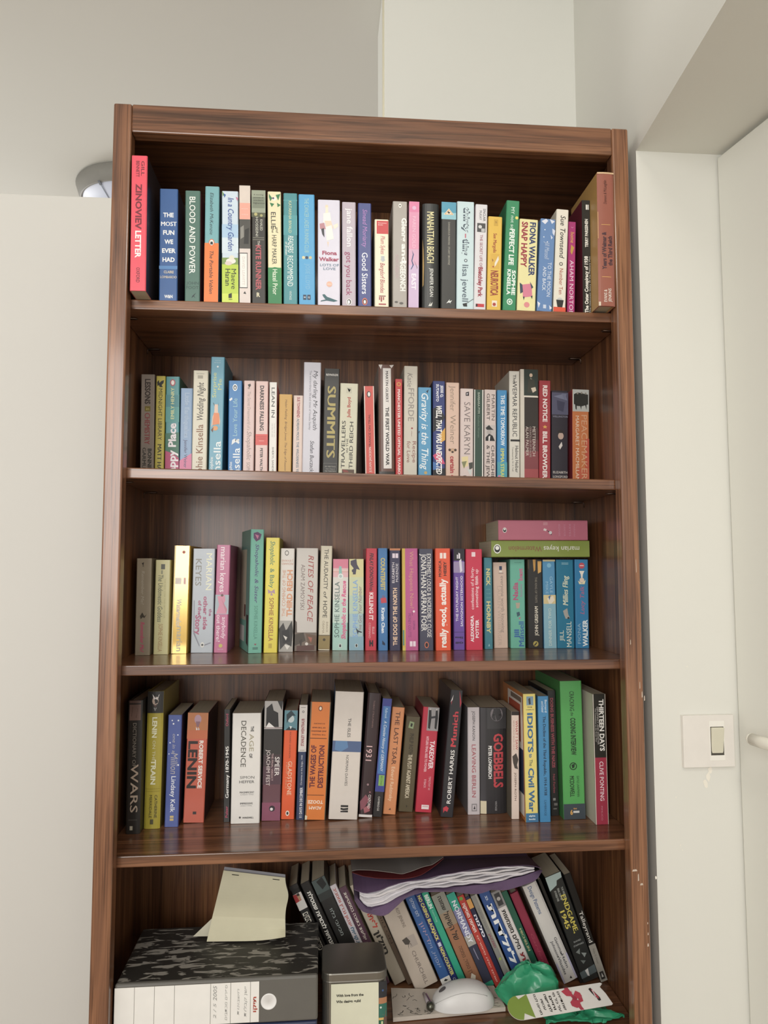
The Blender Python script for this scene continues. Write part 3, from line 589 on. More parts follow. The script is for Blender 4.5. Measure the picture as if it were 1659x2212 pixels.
 (2, 691.0, 195.0, 1573.3, 28.7, 212.5, 130, 0.82, 0, '','dccac4','c8b6b0','pale pink grey paperback with thin capitals and a sketch of purse and money', ['p 2a2028 .4,.04 .65,.03 .65,.075 .4,.075','p e0d8dc .45,.05 .58,.045 .5,.07','d .14 .68 .52 .46 7a6a68 l|SAVE KARYN','p e6d49c .1,.71 .6,.7 .6,.8 .2,.82','p 8a8c60 .1,.76 .5,.75 .3,.83','p 4a4a44 .65,.77 .95,.76 .95,.82 .7,.84','p d0d4d0 .5,.83 .9,.84 .8,.9','d .915 1.03 .72 .2 3c3434 b|KARYN','d .9 1.03 .36 .2 3c3434 b|BOSNA']),
 (2, 721.1, 195.0, 1572.7, 20.2, 211.3, 130, 0.9, 0, '','375044','2f443a','slim dark green paperback framed with white borders on the second shelf', ['b 0 1 0 .1 e6e2da','b 0 1 .88 1 e6e2da','b .955 1 0 1 e6e2da','d .03 .25 .5 .22 c4d0c0 -|BARBARA PYM','d .27 .5 .5 .18 7a9484 l|Excellent Women','p 40403c .4,.99 .5,.975 .55,.985']),
 (2, 743.9, 195.0, 1572.5, 25.8, 212.0, 130, 0.92, 0, '','d6c6bf','c2b2ab','pinkish grey paperback with a mono photo of a man in a hat', ['d .05 .32 .74 .26 5a4e4a -|MARTIN','d .04 .32 .32 .26 5a4e4a -|GILBERT','b .37 .535 .08 .98 c4bcb8','p 2a2a2a .1,.4 .4,.37 .6,.4 .8,.42 .2,.42','o .445 .4 .2 b0a8a4','p 1e1e20 .1,.5 .4,.46 .7,.48 .9,.535 .1,.535','p e8e4e0 .35,.49 .5,.48 .45,.535 .35,.535','d .58 .96 .72 .26 4c423e -|CHURCHILL','d .58 .95 .32 .26 4c423e -|& THE JEWS']),
 (2, 772.6, 195.0, 1571.9, 21.8, 212.0, 130, 0.81, 0, '','3d8fc4','347cac','bright blue paperback, white bold capitals above yellow ones on the second shelf', ['d .05 .58 .55 .4 eef4f6 b|THIS TIME TOMORROW','b .75 1 0 1 4aa4b4','o .9 .2 .14 d87ca0','d .61 .96 .52 .36 dcdc5c b|EMMA STRAUB','o .985 .7 .1 3c7c8c']),
 (2, 799.8, 195.0, 1571.5, 23.0, 255.4, 135, 0.72, 0, '','ddd8cb','b0aa9c','tall slim ivory paperback with black title and a black bar on the second shelf', ['d .03 .1 .5 .28 2a2a28 -|The','d .09 .57 .52 .42 26262a -|WEIMAR REPUBLIC','b .595 .612 .1 .98 1e1c1c','d .65 .88 .7 .3 34322e -|Helmut Heiber','d .66 .87 .32 .14 7a766c -|Translated by W. E. Yuill','b .985 1 .5 .75 1c1c1c']),
 (2, 824.1, 195.0, 1571.4, 39.5, 260.3, 135, 0.85, 0, '','d8d0c0','c8bfae','tall cream edged paperback with a dark portrait above a brown to red panel', ['b 0 .225 .2 1 2c3830','o .05 .6 .09 d8bca0 1.2','p 8a8c7c .55,.07 .66,.08 .6,.13','p 3c3c30 .45,.08 .8,.09 .85,.2 .4,.2','p d8c8b0 .6,.16 .85,.15 .9,.18 .7,.2','b .23 .24 .2 1 e4dccc','b .24 .5 .22 1 322a24','b .5 .6 .22 1 4a302c','b .6 .7 .22 1 66383a','b .7 .85 .22 1 884044','b .85 1 .22 1 a84a4c','d .49 .74 .76 .16 d8ccc0 -|METTERNICH','d .49 .75 .56 .1 a89890 -|COUNCILLOR OF EUROPE','d .49 .74 .38 .16 d8ccc0 -|ALAN PALMER']),
 (2, 865.3, 195.0, 1570.7, 25.7, 236.6, 135, 1.21, 0, '','a8343c','90282e','crimson paperback with bold white capitals and a small gold star on the second shelf', ['d .045 .39 .5 .36 f0e4de b|RED NOTICE','p e0a848 .5,.418 .56,.43 .7,.432 .6,.44 .64,.452 .5,.445 .36,.452 .4,.44 .3,.432 .44,.43','d .48 .92 .5 .36 f0e4de b|BILL BROWDER','b .945 .99 .4 .65 e0c8c4']),
 (2, 893.5, 195.0, 1570.5, 36.7, 215.0, 130, 1.22, 0, '','2f2a33','24202a','dark purple grey paperback, pale face in the middle, blue grey photo top', ['b .02 .25 0 1 54546c','p 7478904 .1,.06 .8,.03 .95,.1 .5,.08','p 6c7088 .6,.03 .9,.03 .8,.1','p 3c3c54 .3,.1 .8,.12 .7,.22 .35,.2','h .27 .05 .97 .1 8c8ca0 -|WELLINGTON','o .47 .55 .17 c0a494 1.25','p 2c2420 .35,.42 .55,.4 .75,.43 .7,.44 .4,.44','p d8d0c8 .42,.58 .6,.53 .65,.57 .5,.61','h .845 .08 .95 .13 d4ccc4 -|ELIZABETH','h .89 .08 .97 .13 d4ccc4 -|LONGFORD']),
 (2, 940.8, 195.0, 1569.6, 37.1, 219.3, 130, 1.07, 0, '','c8743c','94303a','orange paperback with a mono group photo on top, last on the right', ['b 0 .225 0 1 b8bab4','p 26261f .08,.05 .3,.03 .95,.05 .95,.15 .6,.17 .3,.17 .08,.15','p 1c1c1a .15,.15 .25,.15 .25,.21 .18,.2','p 1c1c1a .45,.16 .55,.16 .52,.21','p 1c1c1a .75,.15 .85,.14 .85,.21','o .04 .3 .06 8a8478','o .035 .55 .06 8a8478','o .04 .8 .06 8a8478','b .5 1 .75 1 c05038','b .8 1 .3 1 c45c3c','d .26 .96 .7 .34 d8a47c l|PEACEMAKERS','d .27 .93 .28 .2 ecd8c0 -|MARGARET MACMILLAN']),
 (3, 17.7, 179.4, 1220.2, 29.5, 195.8, 125, -0.1, 0, '','a39680','8c8068','taupe paperback, silvery title and pink script, first from the left on the third shelf', ['p 3a3430 .35,.05 .5,.04 .45,.08','o .08 .45 .06 7a7060','d .13 .48 .45 .2 c4bcac i|Remember Me?','p 4c4438 .3,.6 .45,.56 .6,.6 .75,.58 .6,.62 .5,.61 .35,.63','d .66 .97 .48 .26 d8507c bi|Remember Me?']),
 (3, 52.4, 187.5, 1220.4, 29.6, 192.5, 125, 0.31, 0, '','cfc88e','c0b468','pale yellow paperback with grey green serif title and a small grey square', ['b .045 .1 .38 .65 5c5c50','b .11 .15 .4 .5 8c8c70','d .16 .66 .38 .32 6c7058 i|The Undomestic Goddess','d .2 .62 .68 .1 b4ac70 -|THE NEW YORK TIMES BESTSELLER','d .68 .97 .45 .28 b08c58 -|SOPHIE KINSELLA']),
 (3, 85.7, 199.8, 1220.7, 31.8, 222.0, 135, 0.82, 0, 'f','e0b440','c8a030','shiny golden foil paperback with blurred silver lettering on the third shelf', ['b .0 1 .0 .08 f0d890','b .3 .36 .1 .5 e0d4c8','b .3 .36 .65 .78 d8a0a0','o .06 .6 .1 b04838','d .5 .76 .4 .3 d8ccb8 bi|Watermelon','d .75 .98 .5 .36 b0b0a8 -|marian']),
 (3, 123.7, 208.0, 1220.6, 45.0, 216.2, 127, 0.52, 0, '','b6bec6','9ca4ac','wide silver grey paperback with white and pink lettering and a pearl string', ['d .045 .4 .74 .26 f0eecc -|MARIAN','d .1 .36 .26 .26 8c8a80 -|KEYES','d .58 .65 .85 .13 a86888 b|the','d .46 .78 .62 .18 b05c7c b|other side','d .5 .64 .36 .14 b05c7c b|of the','d .64 .83 .3 .24 b05c7c b|Story','p 8a8c98 .08,.5 .12,.5 .14,.8 .4,.93 .38,.94 .1,.82','p 8a8c98 .5,.93 .9,.9 .9,.91 .55,.94','o .925 .52 .09 d8d8d4 1.4','o .925 .52 .05 4a4a48']),
 (3, 171.2, 203.3, 1220.7, 27.7, 223.8, 132, 1.0, 0, '','c2668e','a8587c','rose pink paperback with a figure in a pink dress at mid spine', ['d .02 .44 .5 .4 f4e4ea -|marian keyes','b .465 .645 0 1 a8b4bc','p d88ca4 .15,.48 .7,.47 .75,.52 .6,.56 .85,.64 .1,.64 .3,.56','o .47 .5 .1 6a4a44','p c8788c .45,.5 .9,.6 .85,.64','d .67 .87 .7 .28 f2dce6 -|anybody','d .65 .9 .3 .28 f2dce6 -|out there?','o .935 .5 .14 c8bc58','h .968 .3 .7 .05 f0d8e0 -|PENGUIN']),
 (3, 244.1, 188.4, 1220.5, 27.5, 256.2, 130, 0.61, 14.5, '','76b8a4','6f9c90','tall mint green paperback turned to show its cover, purple lettering on the third shelf', ['p 6a4a6c .2,.03 .5,.02 .8,.04 .7,.08 .4,.1 .2,.07','p c87c9c .3,.04 .6,.05 .5,.08','d .12 .6 .5 .26 5c5484 i|Shopaholic & Sister','d .62 .89 .5 .26 5a9484 -|SOPHIE KINSELLA','p a05868 .4,.925 .6,.925 .5,.94','b .955 .96 .3 .7 3c5c5c','b .965 .97 .3 .7 3c5c5c'], ['b .16 .9 .0 .62 b8b49a','b .75 1 .0 .9 74b4a0','b .8 .93 .0 .5 d8dcd4','p 3c3434 .7,.7 .9,.7 .9,.95 .72,.93','b .62 .72 .45 .6 6a4038']),
 (3, 274.6, 193.3, 1220.6, 28.0, 238.8, 135, 0.77, 0, '','e2d02c','b8b83c','vivid yellow paperback with green and red brown lettering and a bow on the third shelf', ['d .03 .24 .5 .34 3c7c5c i|Shopaholic','d .27 .44 .5 .3 4a8060 -|& Baby','p b08c9c .2,.45 .45,.47 .7,.45 .75,.49 .5,.48 .6,.505 .4,.505 .45,.48 .25,.49','d .525 .9 .5 .32 9c5430 -|SOPHIE KINSELLA','b .92 .96 .35 .6 c0a828']),
 (3, 304.6, 206.5, 1220.5, 29.6, 216.8, 129, 0.66, 0, '','d8d2ca','c0bab2','white grey paperback with orange upward title over a dark photo on the third shelf', ['b .7 1 0 1 a8a49c','p 34322e 0,.78 .3,.72 .5,.8 .9,.7 1,.8 .9,.95 .5,.92 .1,.98','p 1e1c1a .2,.8 .7,.78 .8,.9 .3,.92','p d8d4cc .3,.84 .6,.86 .5,.89','p e0dcd4 .4,.93 .8,.94 .6,.98','o .045 .45 .14 4a4640 1.3','o .045 .45 .1 d8d2ca 1.3','f .12 .1 .9 .14 c89880 -|J EVANS','f .15 .1 .9 .14 c89880 -|RICHARD','u .21 .66 .3 .22 d09068 -|THE COMING OF THE','u .21 .66 .7 .36 d89468 b|THIRD REICH']),
 (3, 337.3, 214.7, 1220.8, 46.1, 217.4, 120, 0.79, 0, '','c9c2ba','b0a8a0','wide pale grey paperback with red title and a crowd painting at the foot', ['d .07 .72 .68 .24 a8504c i|RITES OF PEACE','d .16 .6 .32 .18 7c6c66 -|ADAM ZAMOYSKI','b .82 1 0 1 75665a','p 5a4c42 0,.7 .08,.72 .1,.82 0,.82','p 4a4034 0,.84 .4,.82 .5,.9 0,.95','p 6a503c .5,.83 1,.85 1,.95 .6,.92','p a8604c .6,.86 .8,.87 .75,.92','o .93 .55 .07 d8d0c8','p 3c3028 .2,.9 .35,.88 .3,.98','p 5a3830 .1,.95 .9,.94 .9,.99 .1,1']),
 (3, 387.0, 227.4, 1220.8, 24.7, 222.6, 108, 1.31, 0, '','d6cdb4','b8ae96','cream paperback with black serif title and a bronze foot panel on the third shelf', ['d .03 .42 .5 .34 4a4438 -|THE AUDACITY','d .44 .51 .5 .3 4a4438 i|of','d .53 .69 .5 .34 4a4438 -|HOPE','d .73 .83 .72 .16 9a8c74 -|BARACK','d .72 .84 .4 .18 9a8c74 -|OBAMA','b .855 .99 0 1 8a7444','b .865 .98 .05 .95 94804c','o .9 .5 .12 4a3c24','b .855 .86 0 1 4c4434']),
 (3, 417.3, 224.4, 1220.4, 32.5, 194.4, 111, 0.34, 0, '','a9d0c4','8cb4a8','short paperback fading from pink to mint with hot pink upward script on the third shelf', ['b 0 .1 0 1 dc7c94','b .1 .2 0 1 e4b4b8','b .2 .45 0 1 dcd8d0','b .45 .7 0 1 c4d8cc','b .12 .125 .0 1 f0e4c8','b .14 .145 .0 1 d8a888','p 8cc0b8 .4,.08 .55,.08 .6,.18 .38,.18','o .19 .5 .18 e4e8e4','o .19 .5 .1 b0c4c0','u .25 .86 .28 .3 5c7470 -|SOPHIE KINSELLA','u .24 .88 .72 .26 e05c90 bi|Shopaholic to the Rescue','b .93 .97 .42 .6 e8ece8','b .935 .965 .45 .57 2c3434']),
 (3, 452.9, 220.9, 1220.2, 30.9, 194.5, 114, -0.04, 0, '','a8c4c4','90acac','short paperback fading from yellow to blue with icy blue upward capitals on the third shelf', ['b 0 .2 0 1 d8d094','b .2 .4 0 1 ccd2a8','b .4 .6 0 1 b8ccb4','b .85 1 0 1 88b0c0','p 4a4454 .1,.02 .5,.0 .55,.06 .75,.12 .5,.11 .45,.17 .25,.17 .3,.1 .1,.06','o .13 .3 .12 4a4454','u .23 .86 .42 .32 7ca8e0 -|SOPHIE KINSELLA','u .3 .78 .75 .22 8c7c80 i|Ive Got Your Number','p 2c3440 .45,.75 .6,.78 .9,.8 .85,.81 .65,.8 .6,.83','b .93 .965 .42 .6 e8ece8','b .933 .962 .45 .57 2c3434']),
 (3, 487.2, 213.5, 1220.4, 23.7, 217.1, 122, 0.43, 0, '','c63244','a82c3c','red paperback, black slanted words above fat white ones on the third shelf', ['d .045 .38 .5 .32 46202a bi|FINLAY DONOVAN','d .385 .42 .45 .2 46202a b|IS','d .435 .705 .5 .34 f2dcdc b|KILLING IT','d .77 .84 .7 .18 e8b4b8 -|ELLE','d .73 .88 .38 .18 e8b4b8 -|COSIMANO','p 2a1c22 .35,.9 .48,.9 .48,.92 .58,.92 .58,.9 .7,.9 .7,.96 .58,.96 .58,.94 .48,.94 .48,.96 .35,.96']),
 (3, 514.9, 210.7, 1220.2, 20.3, 217.6, 124, -0.16, 0, '','3f78b0','34649a','slim denim blue paperback with a red shopping bag drawn on it on the third shelf', ['d .095 .415 .5 .42 d0bc5c b|COUNTERFEIT','p c83c4c .25,.49 .8,.485 .9,.535 .3,.54','b .465 .49 .45 .5 a83040','b .465 .49 .6 .65 a83040','d .585 .83 .5 .32 eaf0f4 b|Kirstin Chen','p 1c2c48 .4,.9 .7,.93 .7,.95 .4,.94']),
 (3, 539.0, 208.4, 1220.2, 22.9, 217.1, 127, 0.04, 0, '','3c3a55','34324c','slate indigo paperback with peach upward capitals and two white squares on top', ['b 0 .02 0 1 c47c4c','b .05 .095 .25 .5 e4d4e0','b .05 .095 .55 .8 e4d4e0','u .14 .34 .34 .22 e4dce0 -|ELIZABETH','u .15 .33 .68 .22 e4dce0 -|McKENZIE','u .39 .95 .5 .36 e8c4a4 b|THE DOG OF THE NORTH']),
 (3, 566.3, 205.7, 1220.2, 33.9, 217.0, 129, -0.21, 0, '','c0588e','d0b03c','fuchsia paperback with a mustard left edge and fine cream title on the third shelf', ['b 0 1 0 .19 d0b03c','b .8 .95 .02 .1 3c8c84','b .97 1 0 .16 d4c050','d .03 .59 .6 .24 d8a084 l|What Happens Now?','o .62 .72 .07 f0dce0','b .62 .66 .6 .62 4a2c44','d .64 .87 .45 .18 8c4078 -|MONEY COUTTS','d .71 .8 .72 .14 8c4078 -|SOPHIA','b .91 .96 .45 .62 f0dce8','b .91 .96 .66 .82 f0dce8']),
 (3, 602.1, 202.2, 1220.2, 30.0, 216.0, 130, -0.1, 0, '','4a4a5c','424254','blue grey paperback with tall hand drawn white capitals in two lines on the third shelf', ['d .05 .87 .7 .28 eeeae4 -|EXTREMELY LOUD & INCREDIBLY CLOSE','d .05 .81 .32 .36 eeeae4 -|JONATHAN SAFRAN FOER','o .945 .5 .15 d87450 1.5','o .945 .5 .1 2c2c34 1.6']),
 (3, 636.7, 198.8, 1220.2, 32.2, 216.9, 130, -0.04, 0, '','ea552c','d04824','blazing orange red paperback with large white lower case lettering upward on the third shelf', ['b .045 .1 .3 .48 f4e4dc','b .045 .1 .54 .72 f4e4dc','u .12 .28 .3 .18 3a201c b|MONICA','u .13 .27 .64 .18 3a201c b|HEISEY','u .3 .97 .48 .4 f8efe8 b|really good, actually']),
 (3, 676.8, 207.5, 1220.3, 23.8, 216.5, 127, 0.22, 0, '','6a4aa0','58408c','purple paperback with a mono strip and white hand lettering on the third shelf', ['b 0 .12 0 1 26222c','p e8e4ec .3,.06 .4,.06 .4,.1 .3,.1','p e8e4ec .45,.04 .6,.05 .6,.1 .45,.1','b .13 .24 0 1 9c8cb4','p dcd8e4 .5,.12 .7,.1 .8,.22 .6,.24','u .28 .72 .3 .2 f0ecf4 -|THE SATURDAY NIGHT','u .27 .77 .72 .2 f0ecf4 -|SAUVIGNON SISTERHOOD','b .825 .828 0 1 2a2034','f .88 .1 .85 .16 2a2034 b|Sims','f .93 .15 .85 .16 2a2034 b|Gill']),
 (3, 702.6, 200.9, 1220.3, 35.5, 215.3, 130, 0.17, 0, '','d02c4c','b82642','raspberry red paperback with small white two line upward title on the third shelf', ['b .03 .075 .35 .58 f0d4d8','u .18 .6 .38 .18 f4d8dc -|confessions of a forty-','u .2 .58 .64 .18 f4d8dc -|something f##k up','u .66 .92 .36 .18 f4e4e8 b|ALEXANDRA','u .7 .88 .66 .18 f4e4e8 b|POTTER']),
 (3, 746.0, 218.0, 1220.2, 18.1, 197.2, 117, 0.11, 0, '','3d8290','34707c','slim petrol teal paperback with pale yellow bold capitals on the third shelf', ['d .12 .31 .5 .44 d8d088 b|NICK','h .35 .25 .75 .14 6aa8a8 -|HOW','h .395 .25 .75 .14 6aa8a8 -|TO BE','h .44 .25 .8 .14 6aa8a8 -|GOOD','d .48 .83 .5 .44 d8d088 b|HORNBY','p 8cbcc0 .4,.97 .55,.94 .65,.97']),
 (3, 771.0, 233.1, 1220.2, 30.4, 187.0, 102, -0.29, 0, '','d4b8a6','c0a492','dusty pink beige paperback with faint letters and a small blue icon on the third shelf', ['b .045 .09 .45 .65 2c3c5c','b .1 .12 .45 .65 e8dcd0','b .125 .13 .4 .75 4a4048','d .16 .82 .66 .24 a08c80 -|everyone worth knowing','d .28 .97 .4 .24 bca494 l|LAUREN WEISBERGER']),
 (3, 805.5, 225.3, 1220.4, 32.7, 193.2, 110, 0.3, 0, '','66b49c','5c9c88','sea green paperback with pink and blue stacked upward lettering and a cup', ['h .035 .3 .8 .06 3c7c70 -|bestseller','u .1 .24 .7 .28 c06c8c b|best','u .26 .46 .35 .32 b8507c b|Nadia','u .28 .42 .72 .18 a080a0 -|knows','p b4a490 .35,.49 .65,.49 .6,.55 .4,.555','p 3c5c68 .4,.6 .6,.59 .65,.63 .45,.65','p c86480 .55,.66 .7,.65 .6,.68','u .79 .89 .4 .3 3468a8 b|Jill','u .7 .98 .72 .34 3468a8 b|Mansell']),
 (3, 843.5, 221.6, 1220.4, 32.6, 193.0, 113, 0.34, 0, '','282624','3c3420','black paperback with orange flames of pages printed on top and a gold round mark', ['p c89440 .35,.0 .55,.0 .52,.12 .42,.14','p d8a450 .68,.02 .95,.02 .92,.14 .7,.16','p 4c3c20 .0,.0 .12,.0 .1,.12 .02,.1','d .2 .49 .56 .14 8c8474 -|THE KING OF TORTS','u .53 .86 .56 .22 e0d8c4 b|JOHN GRISHAM','o .95 .5 .18 b0a04c 1','p 282624 .35,.97 .55,.93 .6,.94 .45,.97']),
 (3, 877.7, 218.2, 1220.2, 27.3, 192.7, 117, 0.03, 0, '','4e92bc','447ca4','mid blue over pale blue paperback with a cream photo band on the third shelf', ['b .4 .5 0 1 d8c48c','p e8dcc4 .3,.44 .8,.41 .9,.46 .5,.52','p 3c6c9c .4,.42 .6,.4 .5,.46','b .5 1 0 1 84b4c4','b 0 .02 0 1 c8bc8c','o .065 .5 .18 7cb8d4','d .25 .39 .3 .22 94c0d8 -|MIKE','d .19 .38 .65 .22 94c0d8 -|GAYLE','u .55 .97 .5 .24 c4d4cc -|DINNER FOR TWO']),
 (3, 906.4, 215.4, 1220.4, 38.1, 192.5, 120, 0.28, 0, '','1f7898','1c6884','deep teal paperback with ivory upward serif title and a dog head on the third shelf', ['b .035 .04 .3 .7 a0c4cc','b .05 .055 .3 .7 a0c4cc','u .18 .52 .5 .3 d8dcc0 bi|Millies Fling','p a8a49c .35,.58 .6,.55 .65,.62 .75,.66 .5,.67 .4,.62','o .66 .66 .06 3c3c3c','u .8 .92 .25 .22 d8dcc8 -|JILL','u .7 .985 .68 .28 e4e6d4 -|MANSELL']),
 (3, 946.3, 211.5, 1220.5, 29.7, 192.8, 123, 0.5, 0, '','2c80b0','286f9c','ocean blue paperback with upside down fair haired head, last on the right', ['o .07 .5 .22 c84c5c','b .065 .075 .35 .65 f0d0d0','p f0e8dc .3,.13 .7,.13 .58,.17 .54,.22 .46,.22 .42,.17','o .235 .5 .18 e8d0b8','p e8dcb0 .2,.24 .5,.27 .8,.23 .7,.28 .3,.28','u .3 .62 .5 .3 b4688c i|Lucy Talk','u .72 .95 .25 .22 8cb4cc -|FIONA','u .68 .98 .7 .34 e8f0f0 b|WALKER']),
 (4, 19.1, 136.2, 884.1, 27.1, 253.7, 160, -0.09, 0, 'h','2e2a26','2a2622','thick black hardback in the corner shadow with faint large capitals on the fourth shelf', ['b .0 .02 .1 .9 6a5048','b .03 .15 .1 .9 7a5e54','p 4c3830 .3,.05 .7,.06 .6,.13 .25,.12','d .17 .5 .5 .24 8c8478 -|DICTIONARY OF','d .48 .84 .55 .5 c4b09c -|WARS','b .89 .9 .2 .8 4a453f','b .94 .97 .3 .5 c8c0a8']),
 (4, 47.1, 160.7, 884.4, 31.2, 266.7, 155, 0.57, 0, 'hk','b0a024','8c7c3c','mustard yellow hardback topped by a photo of a bald bearded man on the fourth shelf', ['b 0 .16 0 1 26221e','o .07 .5 .2 c0a898 1.3','p e8e0dc .3,.02 .5,.05 .75,.02 .65,.06 .4,.06','p 5a4038 .38,.095 .62,.095 .55,.115 .45,.115','p d8d4d0 .42,.12 .58,.12 .5,.15','p 1c1a18 .46,.12 .54,.12 .5,.155','d .19 .34 .5 .28 e6e4c0 b|LENIN','d .36 .51 .5 .18 d4d0a0 -|ON THE','d .5 .68 .5 .28 e6e4c0 b|TRAIN','b .71 .712 .05 .95 8c7c20','b .728 .73 .05 .95 8c7c20','d .755 .92 .72 .16 4a4420 -|CATHERINE','d .755 .92 .4 .16 4a4420 -|MERRIDALE','b .93 .965 .4 .6 4a4420']),
 (4, 85.8, 168.5, 884.5, 26.8, 218.1, 130, 0.93, 0, '','4a5ca0','30263c','periwinkle blue paperback dotted with white stars and silver script on the fourth shelf', ['o .05 .3 .05 e8ecf4','o .05 .75 .06 e8ecf4','o .08 .4 .06 f4f4f8','o .18 .75 .05 e8ecf4','o .25 .2 .05 dfe4f0','o .35 .15 .04 dfe4f0','o .45 .85 .06 f4f4f8','d .17 .34 .5 .24 a8a8b4 i|one in a','d .34 .53 .55 .5 b0acb0 i|Million','d .55 .87 .55 .32 eceef4 -|Lindsey Kelk','b .9 .945 .38 .65 d0b878','b .92 .925 .38 .65 4a5ca0']),
 (4, 118.3, 188.3, 885.2, 41.0, 217.4, 135, 1.59, 0, '','c65c44','401c20','wide rust orange paperback with a huge black title and a bearded face', ['b 0 .16 0 1 bc7440','o .06 .5 .17 b490a0 1.3','p 8c6470 .4,.08 .62,.08 .55,.13 .45,.13','p e4dcd8 .42,.13 .5,.15 .45,.18','p c8c0c4 .52,.13 .6,.15 .54,.18','b .16 .24 0 1 c4663c','d .255 .69 .72 .18 eee4dc b|ROBERT SERVICE','d .26 .69 .32 .42 2a1a18 b|LENIN','p 2c1c18 .45,.9 .62,.9 .62,.925 .45,.925']),
 (4, 198.9, 186.7, 884.1, 12.2, 223.8, 130, -0.54, 0, '','2a2826','1e1c1c','thin black paperback set back, pink and white lettering on the fourth shelf', ['u .04 .15 .5 .4 c84868 -|Oxford','u .33 .79 .55 .5 eeece6 b|Germany 1870-1945','u .86 .96 .5 .4 c84868 -|Pulzer']),
 (4, 214.3, 175.2, 884.4, 57.3, 217.7, 135, 0.3, 0, '','e4e0da','ccc8c2','very wide white paperback with grey spaced capitals in two columns on the fourth shelf', ['d .12 .17 .7 .1 3c3a38 b|THE','d .19 .35 .68 .15 a49c80 -|AGE','d .37 .41 .66 .1 3c3a38 b|OF','d .07 .49 .4 .17 5a564c -|DECADENCE','h .585 .3 .8 .09 4c4a48 -|SIMON','h .625 .28 .8 .09 4c4a48 -|HEFFER','h .72 .3 .8 .06 4c4a48 b|MAGNIFICENT','h .74 .32 .78 .04 8c8a88 -|SUNDAY TIMES','h .82 .32 .76 .06 4c4a48 b|IMPRESSIVE','h .84 .34 .74 .04 8c8a88 -|DAILY MAIL','o .945 .32 .035 4c4a48','h .948 .4 .8 .06 3c3a38 b|WINDMILL']),
 (4, 275.0, 186.9, 884.7, 37.0, 238.8, 135, 0.98, 0, '','6a444c','342c30','black to plum paperback with a mono silhouette photo at the top on the fourth shelf', ['b 0 .225 0 1 b0aca8','p 201e1e .1,.06 .4,.02 .5,.08 .75,.1 .8,.22 .1,.22','p 2a2828 .7,.0 1,.0 .95,.08','p e4e0dc .1,.22 .25,.18 .6,.225 .1,.225','b .23 .235 0 1 d8d4d0','b .235 .45 0 1 34302e','b .45 .55 0 1 443438','b .55 .7 0 1 543a44','b .85 1 0 1 8c4c64','d .47 .63 .76 .24 e8e0dc -|SPEER','d .44 .67 .5 .1 c8a8a8 -|THE FINAL VERDICT','d .41 .71 .28 .2 e0d4d0 -|JOACHIM FEST','o .9 .55 .16 2c2028','o .905 .52 .08 e8e0e0']),
 (4, 313.4, 191.5, 884.8, 27.0, 218.5, 130, 1.57, 0, '','e4581c','c04c1c','bright orange paperback with a blue portrait of a man on top on the fourth shelf', ['b 0 .185 0 1 5c8c98','o .08 .5 .25 c4d0d0 1.1','p 283c44 .15,.04 .5,.0 .85,.05 .6,.05 .35,.08 .2,.12','p 20343c .1,.185 .4,.15 .9,.17 .9,.185','p dce4e4 .4,.145 .6,.15 .5,.175','d .2 .44 .5 .12 8c3c1c -|RICHARD SHANNON','d .47 .78 .55 .3 f0c8a8 -|GLADSTONE','d .48 .72 .3 .1 d8946c -|1809-1865','o .945 .48 .14 f0e0d4 1.4','o .945 .48 .08 2c2c28 1.4']),
 (4, 344.4, 186.0, 884.5, 16.2, 230.1, 130, 1.41, 0, '','2c3a5c','8a3c3c','slim paperback, white top half and navy lower half on the fourth shelf', ['b 0 .41 0 1 d6cfc8','b .02 .025 .2 .8 8c8884','o .06 .5 .14 3c3c44','o .06 .5 .08 d6cfc8','u .12 .36 .5 .34 943c44 b|STANLEY WEINTRAUB','b .395 .4 .2 .8 8c8880','u .44 .7 .5 .2 d8d8dc -|Christmas at the Bulge, 1944','u .72 .98 .55 .34 e8e8ec b|11 DAYS IN DECEMBER']),
 (4, 362.1, 181.8, 886.0, 41.3, 235.6, 150, 2.67, 0, '','de7a24','5c5a48','worn orange paperback with heavy maroon upward title on the fourth shelf', ['b 0 1 0 .06 6a5a44','b 0 1 .96 1 54503c','o .055 .5 .1 7c3c1c 1.3','o .055 .5 .06 f0dcc0 1.4','f .185 .2 .75 .06 6a3018 b|ECONOMY','f .22 .15 .8 .06 6a3018 b|OF THE NAZI','f .25 .1 .85 .06 6a3018 b|AND BREAKING','f .28 .15 .82 .06 6a3018 b|THE MAKING','b .308 .313 .05 .88 3c2018','u .37 .73 .27 .24 6a2430 b|THE WAGES OF','u .37 .73 .67 .24 6a2430 b|DESTRUCTION','b .79 .794 .05 .88 3c2018','f .85 .1 .85 .15 f4e0cc b|TOOZE','f .9 .18 .8 .15 f4e0cc b|ADAM','p d8ccb0 0,.96 .12,.97 .1,1 0,1']),
 (4, 410.2, 177.6, 887.2, 58.6, 255.9, 157, 3.05, 0, '','d8cec4','4c6888','very wide cream paperback with a blue band across the middle on the fourth shelf', ['b .39 .475 0 1 50648c','p 5c84b0 .1,.39 .5,.39 .55,.44 .3,.475 .08,.46','d .21 .36 .55 .1 4a4644 -|THE ISLES','d .5 .74 .54 .09 4a4644 -|NORMAN DAVIES','p 201e1c .4,.89 .66,.89 .66,.905 .4,.905','p 201e1c .4,.91 .5,.915 .66,.91 .66,.925 .5,.93 .4,.925','p 201e1c .4,.935 .66,.93 .66,.945 .4,.945']),
